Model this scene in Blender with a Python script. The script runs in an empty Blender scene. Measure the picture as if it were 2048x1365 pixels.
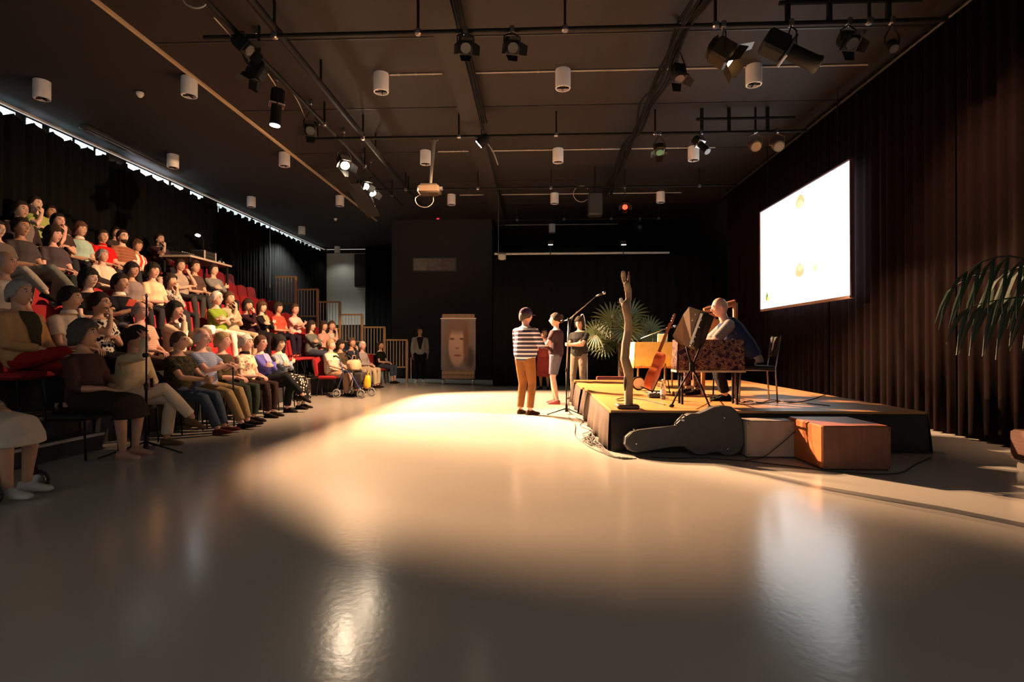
import bpy, math, random
import numpy as np
from mathutils import Vector, Matrix, Quaternion, noise
V = Vector
random.seed(7)
SC = bpy.context.scene
COL = SC.collection

# ------------------------------------------------------------------ camera
F_PX = 1090.0
CAM_Z = 1.18
YAW = math.radians(2.42)
PITCH = math.radians(0.40)
cam_data = bpy.data.cameras.new('camera')
cam_data.sensor_width = 36.0
cam_data.lens = F_PX / 2048.0 * 36.0
cam_data.clip_start = 0.05
cam = bpy.data.objects.new('camera', cam_data)
cam.location = (0, 0, CAM_Z)
cam.rotation_euler = (math.pi / 2 + PITCH, 0, YAW)
COL.objects.link(cam)
SC.camera = cam

# ------------------------------------------------------------------ world and exposure
world = bpy.data.worlds.new('world')
SC.world = world
world.use_nodes = True
world.node_tree.nodes['Background'].inputs[0].default_value = (1.0, 0.93, 0.86, 1)
world.node_tree.nodes['Background'].inputs[1].default_value = 0.55
SC.view_settings.view_transform = 'Standard'
SC.view_settings.look = 'None'
SC.view_settings.gamma = 1.0
SC.view_settings.use_curve_mapping = False
SC.view_settings.exposure = 0.0

# lamp powers (the light objects themselves are made in their fixtures)
WARM = (1.0, 0.585, 0.31)
POWER = dict(front=10500.0, mid=18000.0, house=5000.0, curtain=900.0, plaster=1000.0, spill=130.0)

# room dimensions, metres: X right, Y into the room, Z up
CEIL = 5.58
X_LEFT, X_RIGHT = -9.75, 5.75
Y_NEAR, Y_FAR = -3.0, 24.8

# ------------------------------------------------------------------ pixel to place
_R = Matrix.Rotation(YAW, 3, 'Z') @ Matrix.Rotation(math.pi / 2 + PITCH, 3, 'X')
def ray(px, py):
    return _R @ V(((px - 1024) / F_PX, (682.5 - py) / F_PX, -1.0))
CAM = V((0, 0, CAM_Z))
def at_y(px, py, Y):
    d = ray(px, py); return CAM + d * (Y / d.y)
def at_z(px, py, z):
    d = ray(px, py); return CAM + d * ((z - CAM_Z) / d.z)
def at_x(px, py, X):
    d = ray(px, py); return CAM + d * (X / d.x)

# ------------------------------------------------------------------ mesh builder
def world_matrix(o):
    m = o.matrix_basis.copy()
    p = o.parent
    while p:
        m = p.matrix_basis @ m
        p = p.parent
    return m

class MB:
    def __init__(s):
        s.v = []; s.f = []; s.m = []
    def add(s, verts, faces, mi=0):
        b = len(s.v)
        s.v.extend(V(q) for q in verts)
        s.f.extend(tuple(i + b for i in f) for f in faces)
        s.m.extend([mi] * len(faces))
        return s
    def box(s, c, size, rot=None, mi=0):
        hx, hy, hz = (q / 2 for q in size)
        vs = [V((x, y, z)) for x in (-hx, hx) for y in (-hy, hy) for z in (-hz, hz)]
        if rot is not None:
            if isinstance(rot, (int, float)): rot = Matrix.Rotation(rot, 3, 'Z')
            vs = [rot @ q for q in vs]
        c = V(c)
        return s.add([q + c for q in vs], [(0, 1, 3, 2), (4, 6, 7, 5), (0, 4, 5, 1), (2, 3, 7, 6), (0, 2, 6, 4), (1, 5, 7, 3)], mi)
    def bbox(s, c, size, bev=0.01, rot=None, mi=0):
        # box with chamfered vertical and horizontal edges (an 8-sided stack of rings)
        hx, hy, hz = (q / 2 for q in size)
        b = min(bev, hx * .9, hy * .9, hz * .9)
        def ring(ix, z):
            x, y = hx - ix, hy - ix
            return [V(q) for q in ((x - b, -y, z), (x, -y + b, z), (x, y - b, z), (x - b, y, z), (-x + b, y, z), (-x, y - b, z), (-x, -y + b, z), (-x + b, -y, z))]
        rings = [ring(b, -hz), ring(0, -hz + b), ring(0, hz - b), ring(b, hz)]
        if rot is not None:
            if isinstance(rot, (int, float)): rot = Matrix.Rotation(rot, 3, 'Z')
            rings = [[rot @ q for q in r] for r in rings]
        c = V(c)
        return s.loft([[q + c for q in r] for r in rings], mi=mi)
    def loft(s, rings, mi=0, caps=True, closed=True):
        n = len(rings[0]); b = len(s.v); k0 = len(s.f)
        for r in rings: s.v.extend(V(q) for q in r)
        for i in range(len(rings) - 1):
            for j in range(n if closed else n - 1):
                j2 = (j + 1) % n
                s.f.append((b + i * n + j, b + i * n + j2, b + (i + 1) * n + j2, b + (i + 1) * n + j))
        if caps and closed:
            s.f.append(tuple(b + j for j in reversed(range(n))))
            e = b + (len(rings) - 1) * n
            s.f.append(tuple(e + j for j in range(n)))
        s.m.extend([mi] * (len(s.f) - k0))
        return s
    def tube(s, pts, radii, n=8, mi=0, round_ends=False, flat=None):
        pts = [V(p) for p in pts]
        if isinstance(radii, (int, float)): radii = [radii] * len(pts)
        radii = list(radii)
        if round_ends:
            a = (pts[0] - pts[1]).normalized(); c = (pts[-1] - pts[-2]).normalized()
            r0, r1 = radii[0], radii[-1]
            pts = [pts[0] + a * r0 * .95, pts[0] + a * r0 * .6] + pts + [pts[-1] + c * r1 * .6, pts[-1] + c * r1 * .95]
            radii = [r0 * .3, r0 * .8] + radii + [r1 * .8, r1 * .3]
        tang = []
        for i in range(len(pts)):
            t = pts[min(i + 1, len(pts) - 1)] - pts[max(i - 1, 0)]
            tang.append(t.normalized() if t.length > 1e-9 else V((0, 0, 1)))
        u = tang[0].orthogonal().normalized()
        rings = []
        for i, p in enumerate(pts):
            if i:
                q = tang[i - 1].rotation_difference(tang[i]); u = q @ u
            u = (u - tang[i] * u.dot(tang[i])).normalized()
            w = tang[i].cross(u)
            rings.append([p + (u * math.cos(2 * math.pi * k / n) + w * math.sin(2 * math.pi * k / n)) * radii[i] for k in range(n)])
        return s.loft(rings, mi)
    def cyl(s, p0, p1, r0, r1=None, n=14, mi=0):
        return s.tube([p0, p1], [r0, r0 if r1 is None else r1], n, mi)
    def ellip(s, c, r, rot=None, nu=12, nv=8, mi=0):
        c = V(c); vs = []; fs = []
        vs.append(V((0, 0, -r[2])))
        for i in range(1, nv):
            a = math.pi * i / nv - math.pi / 2
            for j in range(nu):
                b = 2 * math.pi * j / nu
                vs.append(V((r[0] * math.cos(a) * math.cos(b), r[1] * math.cos(a) * math.sin(b), r[2] * math.sin(a))))
        vs.append(V((0, 0, r[2])))
        top = len(vs) - 1
        for j in range(nu):
            j2 = (j + 1) % nu
            fs.append((0, 1 + j2, 1 + j))
            fs.append((top, top - nu + j, top - nu + j2))
            for i in range(nv - 2):
                a = 1 + i * nu
                fs.append((a + j, a + j2, a + nu + j2, a + nu + j))
        if rot is not None: vs = [rot @ q for q in vs]
        return s.add([q + c for q in vs], fs, mi)
    def prism(s, outline, o, ax, ay, depth, mi=0):
        # extrude a 2D outline (ccw) lying in axes ax, ay from origin o by the vector depth
        o, ax, ay, depth = V(o), V(ax), V(ay), V(depth)
        a = [o + ax * x + ay * y for x, y in outline]
        return s.loft([a, [q + depth for q in a]], mi)
    def xform(s, mat):
        s.v = [mat @ q for q in s.v]; return s
    def mesh(s, name):
        me = bpy.data.meshes.new(name)
        me.from_pydata([tuple(q) for q in s.v], [], s.f)
        return me
    def build(s, name, mats, parent=None, smooth=False, local=False, angle=None):
        if not isinstance(mats, (list, tuple)): mats = [mats]
        if parent is not None and not local:
            inv = world_matrix(parent).inverted()
            s.v = [inv @ q for q in s.v]
        me = s.mesh(name)
        for m in mats: me.materials.append(m)
        if len(mats) > 1: me.polygons.foreach_set('material_index', s.m)
        fix_normals(me)
        o = bpy.data.objects.new(name, me)
        COL.objects.link(o)
        o.parent = parent
        if smooth: shade(me, angle)
        return o

import bmesh
def fix_normals(me):
    bm = bmesh.new(); bm.from_mesh(me)
    bmesh.ops.recalc_face_normals(bm, faces=bm.faces)
    bm.to_mesh(me); bm.free()
def shade(me, angle=None):
    me.polygons.foreach_set('use_smooth', [True] * len(me.polygons))
    if angle is not None:
        try: me.set_sharp_from_angle(angle=math.radians(angle))
        except Exception: pass

def tag(o, label=None, cat=None, group=None, kind=None):
    if label: o['label'] = label
    if cat: o['category'] = cat
    if group: o['group'] = group
    if kind: o['kind'] = kind
    return o
def thing(name, label, cat, loc=(0, 0, 0), rotz=0.0, group=None, scale=1.0):
    o = bpy.data.objects.new(name, None)
    o.empty_display_size = 0.1
    COL.objects.link(o)
    o.location = loc; o.rotation_euler = (0, 0, rotz); o.scale = (scale,) * 3
    return tag(o, label, cat, group)
def struct(name, mb, mat, parent=None, **kw):
    o = mb.build(name, mat, parent, **kw)
    if parent is None: o['kind'] = 'structure'
    return o
def copy_tree(o, parent=None):
    c = o.copy(); COL.objects.link(c); c.parent = parent
    for ch in list(o.children): copy_tree(ch, c)
    return c

# ------------------------------------------------------------------ materials
_mats = {}
def _new(name):
    m = bpy.data.materials.new(name); m.use_nodes = True
    nt = m.node_tree
    return m, nt, nt.nodes['Principled BSDF']
def _rgb(c): return (c[0], c[1], c[2], 1.0)
def plain(name, color, rough=0.6, metal=0.0, spec=0.5, var=0.12, scale=6.0, bump=0.0, bscale=60.0, sheen=0.0):
    if name in _mats: return _mats[name]
    m, nt, b = _new(name); N, L = nt.nodes, nt.links
    b.inputs['Roughness'].default_value = rough
    b.inputs['Metallic'].default_value = metal
    b.inputs['Specular IOR Level'].default_value = spec
    if sheen: b.inputs['Sheen Weight'].default_value = sheen
    tc = N.new('ShaderNodeTexCoord')
    nz = N.new('ShaderNodeTexNoise'); nz.inputs['Scale'].default_value = scale; nz.inputs['Detail'].default_value = 4
    L.new(tc.outputs['Object'], nz.inputs['Vector'])
    mx = N.new('ShaderNodeMix'); mx.data_type = 'RGBA'
    mx.inputs[6].default_value = _rgb([q * (1 - var) for q in color])
    mx.inputs[7].default_value = _rgb([min(1, q * (1 + var)) for q in color])
    L.new(nz.outputs['Fac'], mx.inputs[0]); L.new(mx.outputs[2], b.inputs['Base Color'])
    if bump:
        n2 = N.new('ShaderNodeTexNoise'); n2.inputs['Scale'].default_value = bscale; n2.inputs['Detail'].default_value = 3
        L.new(tc.outputs['Object'], n2.inputs['Vector'])
        bp = N.new('ShaderNodeBump'); bp.inputs['Strength'].default_value = bump; bp.inputs['Distance'].default_value = 0.02
        L.new(n2.outputs['Fac'], bp.inputs['Height']); L.new(bp.outputs[0], b.inputs['Normal'])
    _mats[name] = m
    return m
def cloth(color, key=None):
    key = 'cloth_%02x%02x%02x' % tuple(int(min(1, q) ** .45 * 255) for q in color)
    return plain(key, color, rough=0.9, spec=0.15, var=0.12, scale=14, bump=1.0, bscale=9)
def skin(color):
    key = 'skin_%02x%02x%02x' % tuple(int(q ** .45 * 255) for q in color)
    return plain(key, color, rough=0.5, spec=0.35, var=0.08, scale=20)
def hairm(color):
    key = 'hair_%02x%02x%02x' % tuple(int(q ** .45 * 255) for q in color)
    return plain(key, color, rough=0.7, spec=0.2, var=0.5, scale=45, bump=1.0, bscale=70)
def stripes(name, cols, period, axis='Z', rough=0.9, width=None):
    # flat stripes along one object axis; cols is a list of (position, colour)
    if name in _mats: return _mats[name]
    m, nt, b = _new(name); N, L = nt.nodes, nt.links
    b.inputs['Roughness'].default_value = rough; b.inputs['Specular IOR Level'].default_value = 0.2
    tc = N.new('ShaderNodeTexCoord'); sp = N.new('ShaderNodeSeparateXYZ'); L.new(tc.outputs['Object'], sp.inputs[0])
    mm = N.new('ShaderNodeMath'); mm.operation = 'DIVIDE'; L.new(sp.outputs[axis], mm.inputs[0]); mm.inputs[1].default_value = period
    fr = N.new('ShaderNodeMath'); fr.operation = 'FRACT'; L.new(mm.outputs[0], fr.inputs[0])
    cr = N.new('ShaderNodeValToRGB'); cr.color_ramp.interpolation = 'CONSTANT'
    el = cr.color_ramp.elements
    while len(el) > 1: el.remove(el[-1])
    el[0].position = cols[0][0]; el[0].color = _rgb(cols[0][1])
    for p, c in cols[1:]:
        e = el.new(p); e.color = _rgb(c)
    L.new(fr.outputs[0], cr.inputs[0]); L.new(cr.outputs[0], b.inputs['Base Color'])
    _mats[name] = m
    return m
def blotch(name, cols, scale=30.0, rough=0.9, detail=2.0, kind='voronoi'):
    # printed pattern: voronoi cells or noise patches through a hard ramp
    if name in _mats: return _mats[name]
    m, nt, b = _new(name); N, L = nt.nodes, nt.links
    b.inputs['Roughness'].default_value = rough; b.inputs['Specular IOR Level'].default_value = 0.2
    tc = N.new('ShaderNodeTexCoord')
    if kind == 'voronoi':
        t = N.new('ShaderNodeTexVoronoi'); t.inputs['Scale'].default_value = scale; out = t.outputs['Distance']
    else:
        t = N.new('ShaderNodeTexNoise'); t.inputs['Scale'].default_value = scale; t.inputs['Detail'].default_value = detail; out = t.outputs['Fac']
    L.new(tc.outputs['Object'], t.inputs['Vector'])
    cr = N.new('ShaderNodeValToRGB'); cr.color_ramp.interpolation = 'LINEAR'
    el = cr.color_ramp.elements
    while len(el) > 1: el.remove(el[-1])
    el[0].position = cols[0][0]; el[0].color = _rgb(cols[0][1])
    for p, c in cols[1:]:
        e = el.new(p); e.color = _rgb(c)
    L.new(out, cr.inputs[0]); L.new(cr.outputs[0], b.inputs['Base Color'])
    _mats[name] = m
    return m
def wood(name, c1, c2, scale=4.0, rough=0.45, axis=(1, 1, 12), coat=0.0):
    if name in _mats: return _mats[name]
    m, nt, b = _new(name); N, L = nt.nodes, nt.links
    b.inputs['Roughness'].default_value = rough
    if coat: b.inputs['Coat Weight'].default_value = coat; b.inputs['Coat Roughness'].default_value = 0.15
    tc = N.new('ShaderNodeTexCoord'); mp = N.new('ShaderNodeMapping'); mp.inputs['Scale'].default_value = axis
    L.new(tc.outputs['Object'], mp.inputs[0])
    nz = N.new('ShaderNodeTexNoise'); nz.inputs['Scale'].default_value = scale; nz.inputs['Detail'].default_value = 6; nz.inputs['Distortion'].default_value = 0.6
    L.new(mp.outputs[0], nz.inputs['Vector'])
    cr = N.new('ShaderNodeValToRGB')
    cr.color_ramp.elements[0].position = .3; cr.color_ramp.elements[0].color = _rgb(c1)
    cr.color_ramp.elements[1].position = .7; cr.color_ramp.elements[1].color = _rgb(c2)
    L.new(nz.outputs['Fac'], cr.inputs[0]); L.new(cr.outputs[0], b.inputs['Base Color'])
    bp = N.new('ShaderNodeBump'); bp.inputs['Strength'].default_value = .12; bp.inputs['Distance'].default_value = 0.005
    L.new(nz.outputs['Fac'], bp.inputs['Height']); L.new(bp.outputs[0], b.inputs['Normal'])
    _mats[name] = m
    return m
def emit(name, color, strength):
    if name in _mats: return _mats[name]
    m, nt, b = _new(name)
    b.inputs['Base Color'].default_value = _rgb(color)
    b.inputs['Emission Color'].default_value = _rgb(color)
    b.inputs['Emission Strength'].default_value = strength
    _mats[name] = m
    return m
def glass(name, color, rough=0.05):
    if name in _mats: return _mats[name]
    m, nt, b = _new(name)
    b.inputs['Base Color'].default_value = _rgb(color); b.inputs['Roughness'].default_value = rough
    b.inputs['Transmission Weight'].default_value = 0.9; b.inputs['IOR'].default_value = 1.4
    _mats[name] = m
    return m

BLACK = plain('black_paint', (0.012, 0.012, 0.013), .5)
BLACKM = plain('black_metal', (0.006, 0.006, 0.0065), .65, spec=.2)
RUBBER = plain('black_rubber', (0.012, 0.012, 0.012), .75)
CHROME = plain('chrome', (0.55, 0.55, 0.56), .22, metal=1.0)
STEEL = plain('grey_steel', (0.32, 0.32, 0.33), .35, metal=1.0)
ALU = plain('brushed_aluminium', (0.55, 0.53, 0.50), .4, metal=1.0)
WHITEP = plain('white_enamel', (0.86, 0.85, 0.83), .45)
PAPER = plain('white_paper', (0.85, 0.85, 0.83), .8)
# ================================================================== the room
def floor_material():
    m, nt, b = _new('poured_floor'); N, L = nt.nodes, nt.links
    tc = N.new('ShaderNodeTexCoord')
    n1 = N.new('ShaderNodeTexNoise'); n1.inputs['Scale'].default_value = .55; n1.inputs['Detail'].default_value = 5
    n2 = N.new('ShaderNodeTexNoise'); n2.inputs['Scale'].default_value = 26; n2.inputs['Detail'].default_value = 3
    for n in (n1, n2): L.new(tc.outputs['Object'], n.inputs['Vector'])
    cr = N.new('ShaderNodeValToRGB')
    cr.color_ramp.elements[0].position = .3; cr.color_ramp.elements[0].color = (.375, .345, .310, 1)
    cr.color_ramp.elements[1].position = .7; cr.color_ramp.elements[1].color = (.42, .385, .345, 1)
    L.new(n1.outputs['Fac'], cr.inputs[0]); L.new(cr.outputs[0], b.inputs['Base Color'])
    b.inputs['Roughness'].default_value = .185
    b.inputs['Specular IOR Level'].default_value = .32
    bp = N.new('ShaderNodeBump'); bp.inputs['Strength'].default_value = .05; bp.inputs['Distance'].default_value = .01
    L.new(n2.outputs['Fac'], bp.inputs['Height']); L.new(bp.outputs[0], b.inputs['Normal'])
    return m
FLOOR = floor_material()
CEILM = plain('ceiling_brown', (0.0105, 0.0074, 0.0068), .75, var=.15, scale=1.5)
CEILL = plain('ceiling_black', (0.012, 0.012, 0.013), .85)
WALLB = plain('wall_black', (0.014, 0.0143, 0.015), .8, var=.1)
WALLW = plain('wall_white', (0.62, 0.62, 0.57), .7, var=.06)
CURT_K = plain('curtain_black', (0.0035, 0.0035, 0.0038), .95, spec=.1, var=.2)
CURT_R = plain('curtain_wine', (0.0075, 0.0030, 0.0028), .95, spec=.1, var=.2)

struct('floor', MB().box(((X_LEFT + X_RIGHT) / 2, (Y_NEAR + Y_FAR) / 2, -.05), (X_RIGHT - X_LEFT, Y_FAR - Y_NEAR, .1)), FLOOR)
struct('wall_left', MB().box((X_LEFT - .05, (Y_NEAR + Y_FAR) / 2, CEIL / 2), (.1, Y_FAR - Y_NEAR, CEIL)), WALLB)
struct('wall_right', MB().box((X_RIGHT + .05, (Y_NEAR + Y_FAR) / 2, CEIL / 2), (.1, Y_FAR - Y_NEAR, CEIL)), WALLB)
struct('wall_far', MB().box(((X_LEFT + X_RIGHT) / 2, Y_FAR + .05, CEIL / 2), (X_RIGHT - X_LEFT + .2, .1, CEIL)), WALLB)
X_TRIM = -5.58
struct('ceiling', MB().box(((X_TRIM + X_RIGHT) / 2, (Y_NEAR + Y_FAR) / 2, CEIL + .1), (X_RIGHT - X_TRIM, Y_FAR - Y_NEAR, .2)), CEILM)
struct('ceiling_left', MB().box(((X_TRIM + X_LEFT) / 2, (Y_NEAR + Y_FAR) / 2, CEIL + .11), (X_TRIM - X_LEFT, Y_FAR - Y_NEAR, .18)), CEILL)
struct('trim_1', MB().box((X_TRIM, 9.5, CEIL - .02), (.045, 19, .05)), plain('trim_brass', (.50, .38, .24), .5))
# protruding black block of the far wall, left of the backstage
blk0, blk1, YB = -5.05, -1.50, 19.0
struct('wall_block', MB().box(((blk0 + blk1) / 2, (YB + Y_FAR) / 2, CEIL / 2), (blk1 - blk0, Y_FAR - YB, CEIL)), WALLB)
# white plaster on the far wall of the left bay
struct('wall_plaster', MB().box((-8.55, Y_FAR - .03, 3.75), (2.3, .06, 3.3)), WALLW)
# control-room slot in the black block
w = struct('window_1', MB().box((-3.52, YB - .012, 4.0), (1.56, .02, .50)), plain('window_rim', (.03, .03, .032), .5))
for i, (x, c) in enumerate(((-4.02, (.17, .17, .14)), (-3.52, (.13, .12, .10)), (-3.02, (.11, .085, .075)))):
    MB().box((x, YB - .03, 4.0), (.485, .016, .42)).build('pane', plain('slot_pane_%d' % i, c, .25, var=.5, scale=9), w)

# ceiling beam, seams
struct('trim_2', MB().box((-1.2, 9.5, CEIL - .11), (.34, 19, .22)), CEILM)
for i, y in enumerate((3.1, 5.4, 7.7, 10.0, 12.3, 14.6, 16.9)):
    struct('trim_%d' % (i + 3), MB().box(((X_TRIM + X_RIGHT) / 2, y, CEIL - .004), (X_RIGHT - X_TRIM - .1, .03, .012)), BLACK)

# clerestory windows behind the top of the left curtain
segs = [(9.3, 9.75, 3.0, 1), (9.95, 10.3, 5.0, 0), (10.45, 11.0, 3.2, 1), (11.05, 11.55, 1.2, 1), (11.6, 11.9, 3.0, 1), (12.5, 14.0, 9.0, 0), (14.1, 14.6, 2.2, 2), (14.9, 15.5, 2.0, 1), (16.2, 18.2, .9, 2), (18.3, 20.2, 1.1, 2), (20.3, 22.2, .9, 2), (22.3, 24.2, .6, 2)]
tints = ((.86, .90, 1.0), (.70, .95, 1.0), (.80, .93, .92))
for i, (y0, y1, s, t) in enumerate(segs):
    w = struct('window_%d' % (i + 2), MB().box((X_LEFT + .03, (y0 + y1) / 2, 5.38), (.04, y1 - y0, .30)), WALLB)
    MB().box((X_LEFT + .06, (y0 + y1) / 2, 5.38), (.02, y1 - y0 - .04, .26)).build('pane', emit('daylight_%d' % i, tints[t], s), w)

def curtain(name, label, p0, p1, z0, z1, mat, pitch=.20, amp=.045, top_scallop=0.0, seed=1, thick=.012):
    p0, p1 = V((p0[0], p0[1], 0)), V((p1[0], p1[1], 0))
    L = (p1 - p0).length; t = (p1 - p0) / L; nrm = V((-t.y, t.x, 0))
    n = max(8, int(L / pitch * 6)); rnd = random.Random(seed)
    mb = MB(); zs = [0, .25, .6, 1.0]
    cols = []
    ph = rnd.random() * 6
    for i in range(n + 1):
        sdist = L * i / n
        a = ph + 2 * math.pi * sdist / pitch + .9 * math.sin(sdist * 1.7 + seed)
        off = amp * (math.sin(a) + .35 * math.sin(.43 * a + 1))
        sc = top_scallop * (.5 + .5 * math.sin(math.pi * 2 * sdist / .42)) if top_scallop else 0
        col = []
        for q in zs:
            z = z0 + (z1 - sc - z0) * q
            k = 1.15 - .35 * q
            col.append(p0 + t * sdist + nrm * off * k + V((0, 0, z)))
        cols.append(col)
    front = [c for c in cols]
    m = len(zs)
    vs = []; fs = []
    for side in (0, 1):
        for c in front:
            for q in c: vs.append(q + nrm * (thick * (side - .5)))
    st = (n + 1) * m
    for i in range(n):
        for j in range(m - 1):
            a = i * m + j
            fs.append((a, a + m, a + m + 1, a + 1)); fs.append((st + a, st + a + 1, st + a + m + 1, st + a + m))
    for i in range(n):
        for j in (0, m - 1):
            a = i * m + j
            fs.append((a, a + m, st + a + m, st + a))
    for i in (0, n):
        for j in range(m - 1):
            a = i * m + j
            fs.append((a, a + 1, st + a + 1, st + a))
    mb.add(vs, fs)
    o = mb.build(name, mat, smooth=True)
    return tag(o, label, 'curtain')

ordn = ('first', 'second', 'third', 'fourth', 'fifth', 'sixth', 'seventh', 'eighth')
ys = [1.2, 4.2, 7.2, 10.2, 13.0, 15.5]
for i in range(5):
    curtain('wine_curtain', 'dark wine pleated curtain on the right wall, %s panel from the camera' % ordn[i], (5.42, ys[i]), (5.42, ys[i + 1] + .02), .03, 5.5, CURT_R, seed=10 + i)
ys = [4.0, 8.0, 12.0, 16.0, 20.0, 24.6]
for i in range(5):
    curtain('black_curtain', 'black pleated curtain behind the raked seats, %s panel from the camera' % ordn[i], (-9.55, ys[i]), (-9.55, ys[i + 1] + .02), .03, 5.42, CURT_K, seed=30 + i, top_scallop=.10)
curtain('black_backdrop', 'wide black backdrop hung behind the stage from the low truss pipe', (-1.2, 15.45), (5.3, 15.45), .02, 3.68, CURT_K, pitch=.3, amp=.03, seed=50)
curtain('black_side_drape', 'narrow black drape beside the white plaster at the far left', (-7.45, 23.6), (-5.1, 23.6), .02, 5.5, CURT_K, pitch=.25, amp=.03, seed=51)
tag(MB().bbox((-7.75, Y_FAR - .28, 4.55), (.85, .4, 1.5), .03).build('loudspeaker', BLACK), 'black rectangular loudspeaker in front of the white plaster at the far left', 'loudspeaker')

# curtain rails and pipes
def pipe(name, label, p0, p1, r=.028, mat=BLACKM, cat='pipe', group=None, hang=None):
    p0, p1 = V(p0), V(p1)
    t = thing(name, label, cat, (p0 + p1) / 2, group=group)
    MB().cyl(p0, p1, r, n=10).build('tube', mat, t, smooth=True, angle=40)
    L = (p1 - p0).length
    if hang:
        k = max(2, int(L / hang) + 1)
        for i in range(k):
            q = p0.lerp(p1, (i + .5) / k)
            MB().box((q.x, q.y, (q.z + CEIL) / 2), (.03, .03, CEIL - q.z)).build('hanger', BLACKM, t)
            MB().bbox((q.x, q.y, q.z), (.08, .08, .08), .015).build('clamp', STEEL, t)
    return t
pipe('curtain_rail', 'pale curtain rail along the top of the left wall', (-9.45, 5, 5.49), (-9.45, 24.5, 5.49), .022, plain('rail_pale', (.5, .46, .40), .4))
pipe('curtain_rail', 'thin dark curtain rail along the top of the right wall', (5.2, 2, 5.3), (5.2, 15.4, 5.3), .02, plain('rail_dark', (.10, .10, .10), .35, metal=.6))
pipe('truss_pipe', 'grey low truss pipe carrying the black backdrop', (-1.15, 15.4, 3.76), (3.75, 15.4, 3.76), .035, plain('pipe_grey', (.30, .30, .30), .4, metal=.3))
for i, (y, x0, x1, d) in enumerate(((6.8, -4.25, 5.0, 'nearest'), (10.25, -4.2, 5.0, 'second nearest'), (13.7, -4.2, 5.0, 'third nearest'), (17.2, -1.3, 4.6, 'farthest'))):
    pipe('lighting_pipe', 'black lighting pipe crossing the ceiling, %s to the camera' % d, (x0, y, 5.13), (x1, y, 5.13), .026, BLACKM, hang=1.9)
pipe('lighting_pipe', 'black lighting pipe running lengthwise above the left front row', (-3.8, 1.5, 5.17), (-3.8, 15.5, 5.17), .03, BLACKM, hang=2.5)
pipe('cable_tray', 'black cable tray running lengthwise above the floor', (-3.3, 1.0, 5.20), (-3.3, 15.5, 5.20), .05, BLACKM, cat='cable tray', hang=3.0)
pipe('stand_pole', 'thin grey vertical pole against the black left curtain', (-9.38, 18.9, 3.2), (-9.38, 18.9, CEIL), .02, STEEL)
# short stub bars under the ceiling on the right
for i, (y, x0, x1) in enumerate(((6.8, 3.0, 4.7), (10.25, 3.0, 4.8))):
    t = thing('stub_bar', 'black stub bar on short droppers at the ceiling, %s of two' % ('nearer', 'farther')[i], 'pipe', ((x0 + x1) / 2, y, 5.4))
    MB().cyl((x0, y, 5.38), (x1, y, 5.38), .03, n=8).build('tube', BLACKM, t, smooth=True, angle=40)
    for x in (x0 + .1, x0 + .6, x0 + 1.3):
        MB().box((x, y, (5.15 + CEIL) / 2), (.05, .05, CEIL - 5.15)).build('dropper', BLACKM, t)

# white conduits and cylinder downlights, one row per ceiling bay
COND = plain('conduit_grey', (.42, .38, .34), .5)
dl_proto = None
def downlight(p, label):
    global dl_proto
    if dl_proto is None:
        t = thing('downlight', label, 'ceiling lamp', p, group='white cylinder downlights')
        n = 20; rs = []
        for z, r in ((0, .10), (0, .122), (-.29, .122), (-.30, .118), (-.30, .104), (-.17, .098)):
            rs.append([V((r * math.cos(2 * math.pi * k / n), r * math.sin(2 * math.pi * k / n), z)) for k in range(n)])
        MB().loft(rs, caps=True).build('housing', WHITEP, t, smooth=True, local=True, angle=40)
        MB().cyl((0, 0, -.17), (0, 0, -.245), .055, .07, 12).build('reflector', plain('lamp_inside', (.16, .10, .08), .3, metal=.4), t, smooth=True, local=True, angle=40)
        for a in (0, math.pi / 2):
            MB().box((0, 0, -.285), (.20, .006, .03), a).build('baffle', BLACK, t, local=True)
        dl_proto = t
        return t
    o = copy_tree(dl_proto); o.location = p; o['label'] = label
    return o
rows_px = [
    (8.72, [(83, 0), (378, 0), (762, 0), (1126, 0), (1508, 0)]),
    (12.25, [(346, 0), (569, 0), (851, 0), (1116, 0), (1387, 0)]),
    (15.85, [(503, 0), (680, 0), (903, 0), (1109, 0), (1321, 0)]),
    (19.9, [(604, 0), (1104, 0)]),
    (24.0, [(675, 0)])]
rown = ('nearest', 'second', 'third', 'fourth', 'last')
for (y, lst), rn in zip(rows_px, rown):
    for i, (px, _) in enumerate(lst):
        d = ray(px, 300); x = d.x / d.y * y
        dl = downlight((x, y, CEIL), 'white cylinder ceiling downlight, %s row from the camera, %s from the left' % (rn, ordn[i]))
        if rn == 'fourth' and i == 0: fill_dl = dl
        if rn == 'last': fill_last = dl
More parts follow.
